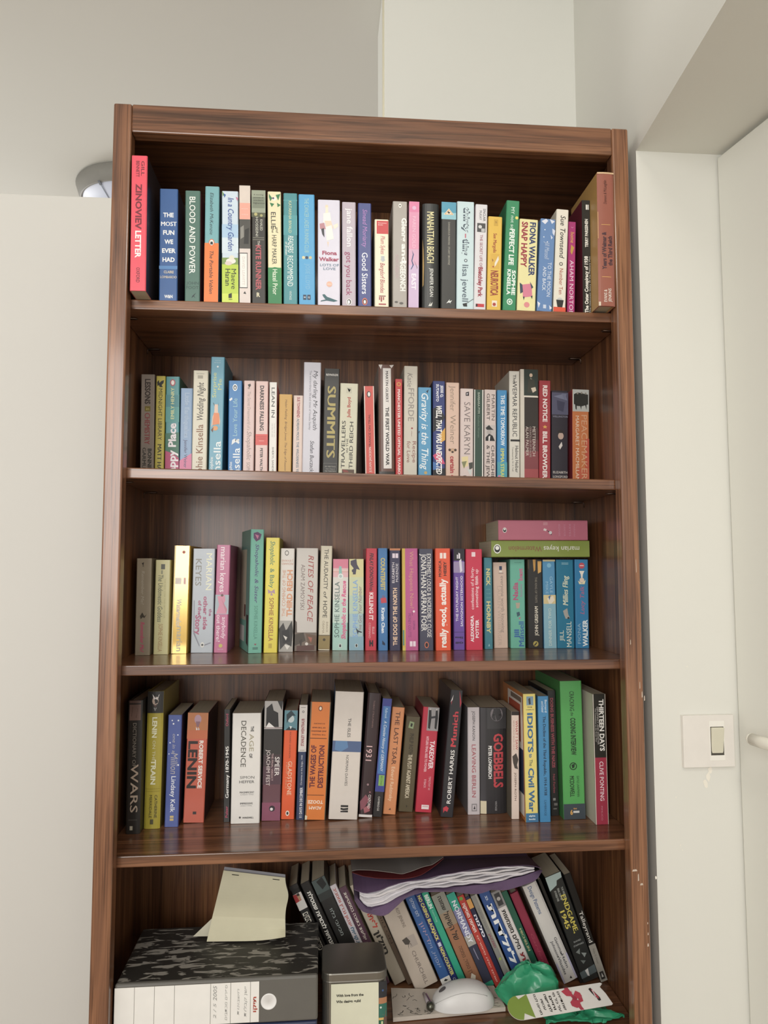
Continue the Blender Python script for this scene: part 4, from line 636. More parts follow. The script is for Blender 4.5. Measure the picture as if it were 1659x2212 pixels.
 (4, 472.2, 188.2, 886.3, 27.4, 251.1, 147, 4.54, 0, 'h','3a282a','302224','dark maroon black hardback with pink tinged numerals and a torn jacket top', ['d .06 .28 .5 .12 8c6c68 -|TOBIAS STRAUMANN','d .43 .55 .4 .42 d8b0b0 -|1931','p 8c4c58 0,.88 .4,.82 .7,.86 .4,.92 .1,.95','p a86068 .3,.93 .7,.9 .8,.95 .4,.97','o .74 .5 .08 9c7c80','o .8 .7 .06 a06870','d .82 .93 .7 .2 e8dcd8 -|OXFORD','b .98 1 0 1 e4dcd8']),
 (4, 501.1, 188.5, 885.8, 19.1, 239.8, 130, 5.12, 0, '','2f2c2c','2c2c34','narrow blue and black paperback with a small lime label near its foot', ['b 0 .065 0 1 3c4490','b .065 .64 .12 .9 4478b4','b .64 .79 0 1 3c4490','b .065 .64 0 .12 3c4490','b .065 .64 .9 1 3c4490','d .08 .17 .5 .26 b8d0e4 i|Fulbrook','d .19 .62 .5 .3 e8eef0 i|A Concise History of GERMANY','b .65 .74 .3 .9 84b454','d .655 .735 .6 .2 3c5c40 -|SECOND','d .83 .95 .5 .2 d8d4cc -|CAMBRIDGE']),
 (4, 522.9, 200.3, 886.6, 26.5, 218.9, 130, 5.36, 0, '','d88c58','b87448','apricot paperback leaning right with dark serif title and pale author on the fourth shelf', ['d .04 .54 .5 .34 5c3428 -|THE LAST TSAR','d .56 .88 .5 .26 f0cca8 -|Edvard Radzinsky','p 6a4030 .4,.96 .55,.94 .6,.96']),
 (4, 556.9, 212.8, 886.8, 30.3, 196.2, 122, 5.1, 0, '','5c5138','4c4430','short olive brown paperback with a small stamp at the top on the fourth shelf', ['p 90a478 .28,.05 .6,.06 .55,.13 .2,.12','p 2c2c24 .36,.07 .5,.075 .46,.11 .34,.105','d .18 .4 .5 .26 3c3424 b|PHILIP ROTH','d .4 .86 .5 .28 d8ccb0 b|THE PLOT AGAINST AMERICA','p 2c281c .5,.93 .58,.94 .52,.96']),
 (4, 591.5, 205.4, 887.0, 34.5, 216.4, 130, 4.89, 0, '','c42c44','8c2430','scarlet paperback with two men shaking hands in a mono photo on top', ['b 0 .225 .3 1 a09c9c','p 28282a .36,.03 .5,.02 .55,.1 .5,.21 .38,.2','p 28282a .78,.03 .9,.02 .95,.1 .9,.21 .78,.2','p 34343a .5,.09 .8,.08 .8,.1 .52,.11','o .02 .45 .05 c8c0bc','o .02 .84 .05 c8c0bc','d .32 .59 .72 .26 f4dce0 b|TAKEOVER','d .28 .62 .4 .14 eab4bc b|HITLERS FINAL RISE TO POWER','d .66 .79 .72 .13 eab4bc -|TIMOTHY W','d .69 .77 .45 .13 eab4bc -|RYBACK','b .93 .97 .35 .8 f0e0e0','b .942 .946 .4 .75 c42c44']),
 (4, 639.4, 173.4, 886.5, 26.0, 257.2, 150, 5.34, 0, '','2e2c30','241c1e','tall black paperback leaning right with red blackletter word and white capitals on the fourth shelf', ['p a83040 .1,.1 .3,.02 .2,.06 .15,.12','p e4dcdc .05,.1 .25,.04 .2,.08','p b03040 .7,.0 .95,.1 .85,.14','u .17 .45 .55 .42 cc3844 b|Munich','u .475 .895 .55 .3 f0ece8 -|ROBERT HARRIS','p c83848 .15,.93 .4,.915 .6,.93 .5,.96 .3,.95 .2,.97']),
 (4, 699.1, 185.8, 884.3, 25.5, 219.0, 130, 0.42, 0, '','c6bdc0','7c7678','lilac grey paperback with dark author and rosy title capitals on the fourth shelf', ['d .035 .31 .5 .22 4a4448 -|JOSEPH KANON','d .35 .84 .5 .32 a84c58 -|LEAVING BERLIN','b .9 .97 .3 .75 8c8688','b .91 .96 .38 .68 c6bdc0','p 3c383c .45,.95 .55,.915 .62,.95']),
 (4, 726.3, 186.5, 884.6, 55.3, 216.9, 148, 0.53, 0, 'k','2c292b','3a3336','very wide black paperback with a man face on top and large red capitals', ['b 0 .2 .25 1 3c3a3c','o .06 .62 .24 7c7478 1.1','p 262426 .35,.02 .6,.0 .9,.03 .8,.035 .45,.04','p 2c2a2c .45,.06 .55,.06 .55,.075 .45,.075','p 2c2a2c .7,.06 .8,.06 .8,.075 .7,.075','b .13 .137 .55 .72 3c3436','d .245 .755 .68 .34 c03c44 b|GOEBBELS','d .36 .67 .36 .12 e4e0dc b|PETER LONGERICH','b .88 1 0 .22 d4c8a8','b 0 .88 0 .2 343034','d .88 .97 .58 .07 a8a4a4 -|VINTAGE']),
 (4, 782.9, 152.7, 884.3, 15.8, 215.5, 130, 0.73, 0, '','ddc9bc','6c6454','narrow pale pink paperback with red upright title and a small engraving on the fourth shelf', ['b 0 .035 0 1 2c2420','d .085 .36 .68 .32 b8504c -|WHAT I SAW','d .085 .36 .3 .14 9c5c54 -|REPORTS FROM BERLIN 1920-33','p 4a423c .1,.42 .6,.39 .9,.45 .7,.5 .85,.54 .4,.53 .2,.48','d .57 .83 .5 .24 6c5448 -|JOSEPH ROTH']),
 (4, 806.5, 131.5, 884.1, 25.8, 254.6, 165, -0.37, 0, '','e4d270','c07434','butter yellow paperback with fat blue lettering and an orange cover on the fourth shelf', ['b .02 .09 .25 .8 7c9cb0','p 3c3c38 .4,.04 .55,.03 .6,.08 .45,.085','h .105 .3 .7 .08 3c4c5c b|THE','h .125 .2 .85 .08 3c4c5c b|COMPLETE','d .15 .46 .5 .4 3c6c94 b|IDIOTS','d .47 .5 .5 .26 3c6c94 b|to','d .515 .565 .5 .26 4c5c5c -|The','d .58 .92 .5 .42 3c6c94 b|Civil War','b .93 1 0 1 3c749c','h .95 .25 .75 .12 d8e4e8 b|alpha','h .975 .25 .75 .12 d8e4e8 b|books'], ['b .03 .97 .25 .95 e4d8cc','b .1 .4 .3 .85 b0482c','b .04 .08 .4 .9 7a6a5c','b .45 .8 .3 .95 2c3450']),
 (4, 835.7, 130.2, 884.1, 21.9, 249.8, 130, -0.09, 0, '','3c88ba','3478a4','cerulean blue paperback with black serif lettering down its length on the fourth shelf', ['d .03 .13 .72 .2 d8e4ec -|Bernard','d .04 .13 .4 .2 d8e4ec -|and Dubief','d .16 .79 .55 .26 1f3448 b|The Decline of the Third Republic, 1914-1938','d .825 .95 .5 .2 1f4460 -|CAMBRIDGE']),
 (4, 868.8, 164.6, 884.1, 18.0, 254.8, 140, -0.83, 0, '','22201e','2a2824','black paperback set behind the blue one with dark red capitals on the fourth shelf', ['d .06 .62 .5 .34 a04450 b|DOING BUSINESS WITH THE NAZIS','d .67 .82 .5 .24 a04450 -|Neil Forbes','b .86 .88 .3 .6 8c8884','b .9 .92 .4 .8 6c6864','b .94 .95 .3 .7 6c6864']),
 (4, 888.0, 140.7, 884.1, 45.3, 277.7, 175, -0.53, 0, '','4fa552','3c8440','thick leaf green paperback with black narrow capitals and a dark foot on the fourth shelf', ['d .075 .22 .52 .2 1e3420 -|CRACKING','d .23 .255 .52 .14 1e3420 i|the','d .27 .54 .54 .22 1e3420 b|CODING INTERVIEW','o .62 .5 .17 1e3420','o .62 .5 .13 4fa552','p 1e3420 .42,.61 .58,.6 .55,.63 .45,.635','d .69 .84 .7 .1 1e3420 -|GAYLE LAAKMANN','d .69 .84 .42 .2 1e3420 b|MCDOWELL','b .89 1 0 1 3c464e','h .95 .3 .42 .2 e0a84c b|6','b .94 .955 .44 .72 d0d0cc','h .925 .44 .6 .06 d89c48 b|TH']),
 (4, 942.0, 107.0, 884.1, 26.1, 256.3, 150, -0.2, 0, '','2e2c26','c4bcaa','black over crimson paperback with a bulging cream cover, last on the right', ['b .49 1 0 1 a42c44','b 0 1 0 .06 d8d0c0','b 0 1 .96 1 d0c8b8','d .04 .44 .66 .34 eae6de b|THIRTEEN DAYS','d .1 .39 .36 .13 c8c4bc -|DIPLOMACY AND DISASTER','d .11 .37 .2 .1 b8b4ac -|The Countdown to the Great War','d .52 .82 .55 .3 f0dce0 -|CLIVE PONTING','d .86 .97 .5 .12 c87c8c -|PIMLICO']),
]

ROW = {1: 'top shelf', 2: 'second shelf', 3: 'third shelf', 4: 'fourth shelf', 5: 'bottom shelf'}
for i, b in enumerate(BOOKS):
    r, x, y, z, W, H, D, lean, turn, fl, col, side, label, els = b[:14]
    e = thing('hardback_book' if 'h' in fl else 'paperback_book', label, 'book', (x / 1e3, y / 1e3, z / 1e3 + .0004), 'books on the ' + ROW[r], (0, math.radians(lean), math.radians(turn)))
    book('b', W / 1e3, H / 1e3, D / 1e3, col, side, els, e, 'h' in fl, 'k' in fl, 'f' in fl, b[14] if len(b) > 14 else None)
# two paperbacks lying flat on the right end of the third row
for x, y, z, W, H, D, turn, col, side, label, els in FLAT:
    e = thing('paperback_book', label, 'book', (x, y, z), 'books on the third shelf', (0, math.radians(90), math.radians(turn)))
    book('b', W, H, D, col, side, els, e)
# ------------------------------------------------------------------ bottom shelf
ZS = .5303
# a box file lying flat, and the mottled lever arch file on top of it
bf = thing('box_file', 'navy blue file lying flat at the bottom, under the mottled black lever arch file', 'file', group='files lying on the bottom shelf')
mb = MB(); mb.box((.037, .022, ZS), (.39, .2215, .5905), paint('2a3454', .5)); mb.build('case', bf, bevel=.003)
mb = MB(); mb.box((.06, .0208, .545), (.30, .0219, .58), paint('c8c8c4', .5)); mb.build('spine_label', bf)
lf = thing('lever_arch_file', 'black mottled lever arch file lying flat with a white ruled label and finger hole', 'file', group='files lying on the bottom shelf')


def mottled():
    m, N, Lk, b = new_mat('mottled_board')
    tc = N.new('ShaderNodeTexCoord')
    mp = N.new('ShaderNodeMapping')
    mp.inputs['Scale'].default_value = (26, 85, 26)
    n = N.new('ShaderNodeTexNoise')
    n.inputs['Scale'].default_value = 1
    n.inputs['Detail'].default_value = 4
    n.inputs['Distortion'].default_value = .8
    r = N.new('ShaderNodeValToRGB')
    e = r.color_ramp.elements
    e[0].position, e[0].color = .555, (*lin('2c2a27'), 1)
    e[1].position, e[1].color = .60, (*lin('928e86'), 1)
    Lk.new(tc.outputs['Object'], mp.inputs[0]); Lk.new(mp.outputs[0], n.inputs['Vector'])
    Lk.new(n.outputs[0], r.inputs[0]); Lk.new(r.outputs[0], b.inputs['Base Color'])
    b.inputs['Roughness'].default_value = .5
    return m


mb = MB(); mb.box((.037, .0305, .5925), (.391, .2215, .668), mottled()); mb.build('cover', lf, bevel=.003)
GREY = paint('625f59', .42)
mb = MB(); mb.box((.0368, .022, .5922), (.3912, .0322, .6695), GREY); sp = mb.build('spine', lf, bevel=.004, seg=3)
mb = MB()
def at_sp(c, t, k): return (.0372 + (.3905 - .0372) * c, .0216 - .00003 * k, .668 - .0745 * t)
decorate(mb, ['b .055 .975 .0 .708 e8e5df', 'b .055 .975 .095 .0975 8c8880', 'b .055 .975 .192 .1945 8c8880', 'b .055 .975 .29 .2925 8c8880', 'b .055 .975 .467 .4695 8c8880', 'b .055 .975 .566 .5685 8c8880', 'b .055 .975 .664 .6665 8c8880',
              'u .4 .75 .686 .016 b04838 b|תיקו', 'u .1 .45 .49 .018 9c9a96 i|2005', 'u .5 .85 .49 .014 a8a6a2 i|2 / 5', 'u .1 .9 .545 .012 aaa8a4 i|ספרים מכתבים', 'u .15 .85 .64 .012 aaa8a4 i|ישן קבלות', 'u .2 .8 .605 .01 b0aeaa i|חשבונות'], .353, .0745, at_sp)
mb.build('spine_label', lf)
mb = MB(); mb.lathe([(.0, 0), (.0112, 0), (.0128, .001), (.0138, .0004), (.0142, -.001)], (.0372 + .353 * .757, .0219, .668 - .0745 * .53), (0, -1, 0), paint('e6e4e2', .4), 28); mb.build('finger_hole_ring', lf, smooth=True)

# note pad propped on the file
npd = thing('note_pad', 'cream stapled note pad propped on the mottled black file against the back', 'note pad')
PTL, PTR, PBL, PBR = Vector((0.1993, 0.1960, 0.7869)), Vector((0.3230, 0.1960, 0.7679)), Vector((0.1754, 0.1280, 0.6741)), Vector((0.3275, 0.1280, 0.6692))
def pad(u, v, off=0.0):
    a = PTL.lerp(PTR, u); b = PBL.lerp(PBR, u)
    p = a.lerp(b, v)
    p.x += .006 * math.exp(-((v - .3) / .15) ** 2) * u + .010 * (max(0, v - .55) * 0)
    p.y += -.012 * math.sin(math.pi * v) * 0 + .010 * math.sin(math.pi * min(1, v / .62)) * .6 + .05 * max(0, v - .62)
    cu = max(0, (u - .5) / .5) ** 2 * max(0, (v - .78) / .22)
    p.z += .013 * cu; p.y -= .012 * cu
    p.y += off
    return p
PADN = (PTR - PTL).cross(PBL - PTL).normalized()
if PADN.y > 0: PADN = -PADN
CREAM = paint('cfc8a8', .7)
mb = MB(); mb.slab(lambda u, v: (pad(u, v), PADN), .0045, 10, 26, CREAM); mb.build('sheets', npd, smooth=False)
mb = MB(); mb.slab(lambda u, v: (pad(u, v * .97 - .035, .006), PADN), .002, 6, 20, paint('8c8a90', .6)); mb.build('back_card', npd)
mb = MB(); mb.slab(lambda u, v: (pad(u, .66 + .3 * v, .0) + Vector((-.03 * v * (1 - u * .9), .012 * v + .004, -.002 * v)), PADN), .0006, 8, 8, paint('d2ccb4', .7)); mb.build('loose_sheet', npd)
for u0 in (.2, .85):
    mb = MB(); mb.tube([pad(u0 - .055, .05) + PADN * .0006, pad(u0 + .055, .05) + PADN * .0006], .0007, paint('3a3834', .4, 1.0, .05, .8), 6); mb.build('staple', npd)

# square tin with a card leaning on it
tin = thing('tin_box', 'square brushed metal tin with rounded corners and a pale label, beside the mottled file', 'tin', (.398, .05, ZS))
STEEL = paint('8a867e', .38, 1.0, .04, .85)
TW, TD = .121, .107
def rounded(w, d, r, inset=0.0, n=6):
    pts = []
    for cx, cy, a0 in ((w - r, d - r, 0), (r, d - r, 90), (r, r, 180), (w - r, r, 270)):
        for i in range(n + 1):
            a = math.radians(a0 + 90 * i / n)
            pts.append((cx + (r - inset) * math.cos(a), cy + (r - inset) * math.sin(a)))
    return pts
def rr_solid(mb, rings, m):
    n = len(rings[0][0]); vs = []; fs = []
    for pts, z in rings: vs += [(x, y, z) for x, y in pts]
    for i in range(len(rings) - 1):
        for j in range(n):
            q = (j + 1) % n
            fs.append((i * n + j, i * n + q, (i + 1) * n + q, (i + 1) * n + j))
    fs.append(tuple(range(n))[::-1]); fs.append(tuple((len(rings) - 1) * n + j for j in range(n)))
    mb.add(vs, fs, m)
R0 = .018
mb = MB(); rr_solid(mb, [(rounded(TW, TD, R0, .0025), 0), (rounded(TW, TD, R0, .0012), .003), (rounded(TW, TD, R0, .0012), .113)], STEEL); mb.build('body', tin, smooth=False)
mb = MB(); rr_solid(mb, [(rounded(TW, TD, R0, .0003), .1085), (rounded(TW, TD, R0, -.0004), .1095), (rounded(TW, TD, R0, .0), .111), (rounded(TW, TD, R0, .0), .1225), (rounded(TW, TD, R0, .0006), .1243), (rounded(TW, TD, R0, .0022), .125)], STEEL); mb.build('lid', tin)
mb = MB(); mb.box((.017, -.0006, .0012), (.1045, .0006, .1065), paint('d6d5bc', .5)); lc = mb.build('label_card', tin, bevel=.0005)
mb = MB()
def at_l(c, t, k): return (.017 + .0875 * c, -.0008 - .00003 * k, .1065 - .1053 * t)
decorate(mb, ['h .19 .11 .68 .05 26261f b|With love from the', 'h .29 .11 .62 .05 26261f b|Wix design guild', 'b .72 .723 .1 .8 b0b09c', 'b .95 .953 .1 .8 b0b09c', 'b .72 .953 .1 .103 b0b09c', 'b .72 .953 .3 .303 b0b09c', 'b .84 .843 .5 .8 b0b09c', 'h .79 .54 .62 .03 4a4a40 b|WIX', 'h .82 .32 .4 .022 6a6a60 -|DOC', 'h .86 .32 .42 .022 6a6a60 b|DESIGN', 'h .9 .32 .44 .022 6a6a60 -|guild', 'h .89 .55 .74 .018 8a8a78 -|est. Montreal'], .0875, .1053, at_l)
mb.build('label_printing', lc)
mb = MB()
def at_r(c, t, k): return (.1047 + .0152 * c, .0009 - .00003 * k + .0042 * max(0, c - .2) ** 2 * 1.5, .1065 - .1053 * t)
decorate(mb, ['b 0 .28 0 1 2a2c30', 'p 6c9cd0 0,.16 1,.06 1,.18 0,.27', 'o .15 .5 .12 3c5c90', 'b .27 .37 0 1 b07850', 'b .37 .6 0 1 2c6c5c', 'o .43 .25 .12 c8d4cc', 'p a84838 .5,.55 .9,.5 .8,.62', 'b .6 .7 0 .6 d8b060', 'b .64 1 0 .6 1f6048', 'b .66 .8 .3 .5 d4d8a0', 'b .6 1 .6 1 6a5048'], .0152, .1053, at_r)
mb.build('picture_sleeve', tin)

# ------------------------------------------------------------------ leaning books
LEANING = [
 (424.4, 226.0, 530.6, 18.3, 226.4, 105.0, -24.83, '', '22201e', '3c3632', 'black leaning paperback with red white photo, beside the note pad on the bottom shelf', ['b 0.000 0.038 0 1 2c2826', 'b 0.083 0.237 0 1 d8d0c8', 'p b02c2c 0,0.083 .6,0.090 .7,0.154 0,0.160', 'p b8906c .4,0.102 .75,0.096 .7,0.147 .45,0.154', 'p d8d4cc .3,0.160 .9,0.154 .95,0.230 .2,0.230', 'p 3a2c24 .4,0.090 .7,0.083 .75,0.109 .45,0.109', 'd 0.269 0.634 .5 .62 dcd6c6 b|סודות של הקסמים', 'd 0.275 0.627 .5 .4 2a2624 b|סודות של הקסמים']),
 (449.6, 226.0, 530.6, 19.7, 230.8, 105.0, -24.8, '', '24211f', '38322e', 'black leaning paperback with bold white foreign lettering down its spine on the bottom shelf', ['d 0.088 0.616 .5 .38 f0ece2 b|הנחיות לגבורות שנוטלת']),
 (474.6, 226.0, 530.6, 29.0, 235.9, 105.0, -24.76, '', '2a2826', '3c3834', 'wide charcoal leaning paperback with a misty photo top and grey lettering on the bottom shelf', ['b 0.000 0.127 0 1 4a5654', 'p 1e2020 .3,0.019 .8,0.000 .9,0.076 .5,0.102', 'b 0.127 0.191 0 1 323634', 'd 0.280 0.534 .48 .22 a8b0ac -|מכאבי בלוז']),
 (507.7, 226.0, 530.6, 13.8, 224.2, 105.0, -24.74, '', 'd4ccd0', '8c7c74', 'narrow white leaning paperback with red then blue lettering on the bottom shelf', ['d 0.029 0.413 .5 .44 b85040 b|אנטון גברין ומסביב', 'd 0.424 0.578 .5 .44 2c6480 b|צקופולו']),
 (523.6, 226.0, 530.6, 16.6, 218.0, 105.0, -24.71, '', '5c3c4c', 'a49c88', 'aubergine leaning paperback with cream foreign lettering on the bottom shelf', ['d 0.053 0.541 .5 .36 e4d8cc b|אלאות בתוכה בסמטאות', 'o 0.570 .5 .06 e4d8cc']),
 (548.7, 226.0, 530.6, 25.4, 222.8, 105.0, -24.67, '', 'b8ac98', 'c8bc9c', 'beige leaning book with a red word above a black word, under the purple sleeve', ['d 0.271 0.451 .55 .4 c03c30 b|לפתח', 'd 0.477 0.709 .5 .4 2c2824 b|מילון']),
 (577.2, 226.0, 530.6, 10.2, 226.9, 105.0, -24.66, '', '6c5846', '584838', 'very narrow brown leaning book between the beige book and the wide cream one', ['d .3 .6 .5 .4 3c2c20 -|MILLON', 'b .1 .9 .9 1 44342a']),
 (590.9, 200.0, 530.6, 48.9, 179.2, 105.0, -23.63, '', 'b9ab9c', 'a49684', 'very wide cream leaning paperback with faded grey capitals and a tiny mono portrait', ['d .06 .29 .62 .13 6c6058 -|ROY JENKINS', 'b .4 .53 .5 .85 a89c92', 'p 4a443e .3,.41 .52,.4 .6,.46 .5,.49 .35,.47', 'p 5a5048 .45,.49 .48,.49 .42,.54', 'p 5a5048 .55,.48 .58,.48 .6,.53', 'd .57 .97 .55 .15 7c7068 -|CHURCHILL']),
 (649.8, 200.0, 530.6, 20.6, 207.7, 105.0, -23.6, '', '2f5a94', '2a4c80', 'medium blue leaning paperback with pinkish foreign lettering and a white square at its foot', ['d .05 .24 .5 .3 c8d0dc -|לוס אנגלוס', 'd .3 .5 .5 .36 a88ca4 -|ראיון', 'd .5 .78 .5 .34 98a0bc -|אפוא, ויל', 'b .885 .94 0 1 e0ded8', 'p 2c2c2c .3,.915 .5,.9 .75,.92 .5,.925', 'b .94 1 0 1 34587c']),
 (672.9, 200.0, 530.6, 12.6, 210.6, 105.0, -23.58, '', '23306c', '1e2858', 'narrow navy leaning paperback with yellow capitals down its spine on the bottom shelf', ['d .03 .5 .5 .5 d8cc64 b|NO CASINO BLACKJACK', 'b .52 .56 .25 .75 c8c8d8', 'd .57 .86 .5 .5 d8cc64 b|NON-COUNTER', 'd .885 .99 .5 .4 c8ccd8 i|Cardoza']),
 (687.3, 200.0, 530.6, 13.9, 211.4, 105.0, -23.56, '', '1fa080', '1c8468', 'narrow jade green leaning paperback with white capitals at the top on the bottom shelf', ['d .03 .17 .5 .5 e8efe8 b|BERLIN', 'd .19 .31 .5 .24 90ccb8 -|Kathrin Passig', 'd .9 .97 .5 .24 90ccb8 -|Merian']),
 (704.4, 200.0, 530.6, 28.4, 203.6, 105.0, -23.52, '', '9c6a4a', '8a5c40', 'grey to brown leaning paperback with fat black foreign lettering on the bottom shelf', ['b 0 .2 0 1 8c8c80', 'b .2 .35 0 1 98846c', 'd .03 .18 .52 .26 2c2a28 b|שמונה', 'd .2 .5 .5 .4 2c2826 b|של השאוּל', 'd .57 .86 .5 .26 5a3c2c -|רן טמיר, נומסה', 'p e0d8c8 .3,.9 .5,.86 .7,.9 .6,.93 .4,.93', 'o .945 .5 .1 e0d8c8 .5']),
 (736.4, 200.0, 530.6, 17.9, 205.2, 105.0, -23.49, '', '5a5c78', '50526c', 'leaning paperback with a teal top, lilac middle and stormy navy foot, white capitals', ['b 0 .17 0 1 1fa088', 'b .17 .45 0 1 7c7ca4', 'b .45 .56 0 1 a8a49c', 'b .56 .95 0 1 34364a', 'p 8c88a0 .4,.6 .5,.58 .55,.72 .45,.7', 'b .95 1 0 1 1fa080', 'd .08 .53 .5 .5 e4e4ee b|NORMANDY']),
 (756.8, 200.0, 530.6, 14.6, 199.8, 105.0, -23.47, '', 'b8382e', '9c3028', 'vermilion leaning paperback with white foreign lettering all down the spine on the bottom shelf', ['o .03 .45 .25 6c9c3c', 'd .08 .4 .5 .4 f0dcd4 b|תסיסת מוסיקת', 'd .44 .95 .5 .22 e8b8ac b|שנים אלה סיפורים']),
 (773.0, 200.0, 530.6, 9.5, 198.4, 105.0, -23.46, '', '262a48', '22263c', 'very narrow midnight blue leaning book with an orange patch on top on the bottom shelf', ['b .03 .13 0 1 d89c4c', 'd .2 .45 .5 .56 e4e4ec b|סלמה']),
 (785.0, 200.0, 530.6, 14.1, 199.8, 105.0, -23.43, '', '8c8a84', 'a8a498', 'grey leaning book with a silver striped edge and small coloured letters on the bottom shelf', ['b 0 1 .75 .85 b8b4a4', 'b 0 1 .9 1 a09c90', 'd .14 .4 .38 .2 6c6a66 -|GUITAR LEGACY', 'd .42 .58 .4 .28 8c4c58 b|JAZZED', 'o .7 .4 .2 a0b04c']),
 (804.7, 200.0, 530.6, 23.1, 206.0, 105.0, -23.4, '', '2e5290', '28487c', 'bright navy leaning paperback with huge white foreign lettering on the bottom shelf', ['d .05 .1 .5 .2 d0d8e4 b|בנ', 'd .14 .78 .5 .5 f0f0ee b|לילדות', 'p 4c7cb0 0,.96 .6,.9 1,.95 1,1 0,1']),
 (830.5, 200.0, 530.6, 19.8, 205.1, 105.0, -23.37, '', 'dad4d0', 'c0bab4', 'white leaning paperback with black then red foreign lettering and a mono square on top', ['b 0 .17 0 1 8c8a88', 'p 3a3a3c .2,.02 .8,.02 .8,.15 .2,.15', 'o .08 .5 .2 b0aca8', 'd .2 .62 .5 .4 2e2a28 b|מילים משמשות', 'd .66 .95 .5 .42 a83c40 b|ילדות']),
 (852.5, 200.0, 530.6, 12.6, 205.8, 105.0, -23.35, '', '1f5c48', '1c4c3c', 'narrow bottle green leaning book with tiny gold lettering on the bottom shelf', ['d .4 .64 .5 .36 b8b07c b|MICHELIN', 'p c8ccc0 .3,.93 .6,.9 .7,.95 .4,.96']),
 (868.8, 200.0, 530.6, 17.8, 200.5, 105.0, -23.32, 'h', '8c2440', '742038', 'crimson leaning hardback with faded embossed lettering on the bottom shelf', ['d .45 .8 .5 .3 a44054 i|Gardens']),
 (901.6, 200.0, 530.6, 31.3, 215.4, 105.0, -23.26, 'h', 'd2cec8', 'c8c0b0', 'white leaning hardback with a blue two word title at its top and dark names below', ['d .02 .3 .42 .26 40608c -|Design Patterns', 'p b4b0c8 0,.8 1,.74 1,1 0,1', 'd .56 .72 .66 .17 3c3c44 -|Gamma', 'd .735 .87 .66 .17 3c3c44 -|Helm', 'd .58 .73 .36 .17 3c3c44 -|Johnson', 'd .75 .92 .36 .17 3c3c44 -|Vlissides', 'o .725 .62 .05 26262a', 'o .74 .34 .05 26262a', 'p 26262a .5,.97 .62,.95 .66,.98']),
 (936.1, 200.0, 530.6, 6.0, 228.5, 105.0, -22.24, '', '171615', '141312', 'very narrow plain black leaning book between two thick ones on the bottom shelf', []),  # black block added to paint the dark gap between its neighbours
 (942.6, 200.0, 530.6, 35.2, 228.9, 105.0, -19.87, '', '2a2c2a', '242624', 'thick charcoal leaning paperback with yellow capitals and a torn pale corner on the bottom shelf', ['p a8bcb8 0,0 1,0 .95,.05 .6,.06 .5,.1 0,.13', 'd .13 .24 .75 .12 a8aca4 b|THE MISSING', 'd .13 .24 .5 .12 a8aca4 b|FINAL CHAPTER', 'd .14 .24 .28 .12 a8aca4 b|OF WORLD WAR', 'd .2 .56 .66 .28 d8c84c b|ENDGAME,', 'd .33 .5 .28 .28 d8c84c b|1945', 'h .63 .3 .75 .09 a8aca8 -|DAVID', 'h .665 .2 .85 .09 a8aca8 -|STAFFORD', 'p 7c8480 .2,.72 .5,.7 .4,.75', 'p 8c9490 .5,.74 .8,.76 .6,.79', 'p 6c7470 .3,.8 .6,.82 .4,.84', 'p 5a6668 0,.9 1,.88 1,.95 0,.96', 'p e0e0dc .35,.9 .55,.89 .5,.96 .4,.95']),
 (980.5, 200.0, 530.6, 14.8, 231.9, 105.0, -18.78, '', '24221f', '2c2a26', 'slim black over grey leaning paperback with white lettering, nearest the right panel', ['d .35 .64 .5 .5 dcd8d0 -|Talleyrand', 'b .66 1 0 1 9c978c', 'd .7 .84 .5 .24 6c6860 -|Philip G. Dwyer', 'b .91 .98 .2 .8 2c2a28', 'p d0ccc4 .35,.96 .5,.92 .65,.96']),
]

for b in LEANING:
    x, y, z, W, H, D, lean, fl, col, side, label, els = b
    e = thing('hardback_book' if 'h' in fl else 'paperback_book', label, 'book', (x / 1e3, y / 1e3, z / 1e3), 'books on the bottom shelf', (0, math.radians(lean), 0))
    book('b', W / 1e3, H / 1e3, D / 1e3, col, side, els, e, 'h' in fl)

# ------------------------------------------------------------------ purple sleeve, papers and wallet lying on the leaning books
# x, sleeve lower lip, underside of the papers, top of the papers (m)
SLEEVE = [(0.4597, 0.7635, 0.7681, 0.7767), (0.4706, 0.7439, 0.7572, 0.7725), (0.4815, 0.7388, 0.7438, 0.7691), (0.4925, 0.736, 0.7408, 0.7707), (0.5034, 0.7332, 0.7421, 0.7724), (0.5144, 0.7311, 0.7451, 0.7755), (0.5254, 0.7355, 0.7503, 0.7801), (0.5364, 0.7444, 0.7557, 0.7831), (0.5474, 0.754, 0.761, 0.7856), (0.5585, 0.7628, 0.7662, 0.7876), (0.5695, 0.7673, 0.7696, 0.7893), (0.5806, 0.77, 0.773, 0.7904), (0.5917, 0.7726, 0.7733, 0.7911), (0.6028, 0.7728, 0.7737, 0.7923), (0.6139, 0.7726, 0.774, 0.7952), (0.625, 0.7723, 0.7744, 0.7974), (0.6362, 0.772, 0.7748, 0.7986), (0.6473, 0.7718, 0.7753, 0.7999), (0.6585, 0.7704, 0.7755, 0.8013), (0.6697, 0.7678, 0.7755, 0.8029), (0.6809, 0.7663, 0.7759, 0.8045), (0.6921, 0.7658, 0.7766, 0.806), (0.7034, 0.7654, 0.7773, 0.807), (0.7146, 0.7683, 0.778, 0.808), (0.7259, 0.7722, 0.7787, 0.809), (0.7372, 0.7713, 0.7805, 0.8094), (0.7485, 0.7704, 0.7826, 0.8097), (0.7598, 0.7709, 0.7848, 0.8101), (0.7712, 0.7737, 0.7869, 0.8103), (0.7826, 0.7764, 0.789, 0.8104), (0.794, 0.7799, 0.7911, 0.8105), (0.8054, 0.7834, 0.7944, 0.8096), (0.8169, 0.7869, 0.798, 0.8073), (0.8283, 0.8044, 0.8016, 0.8036)]
PURPLE = paint('685270', .32)
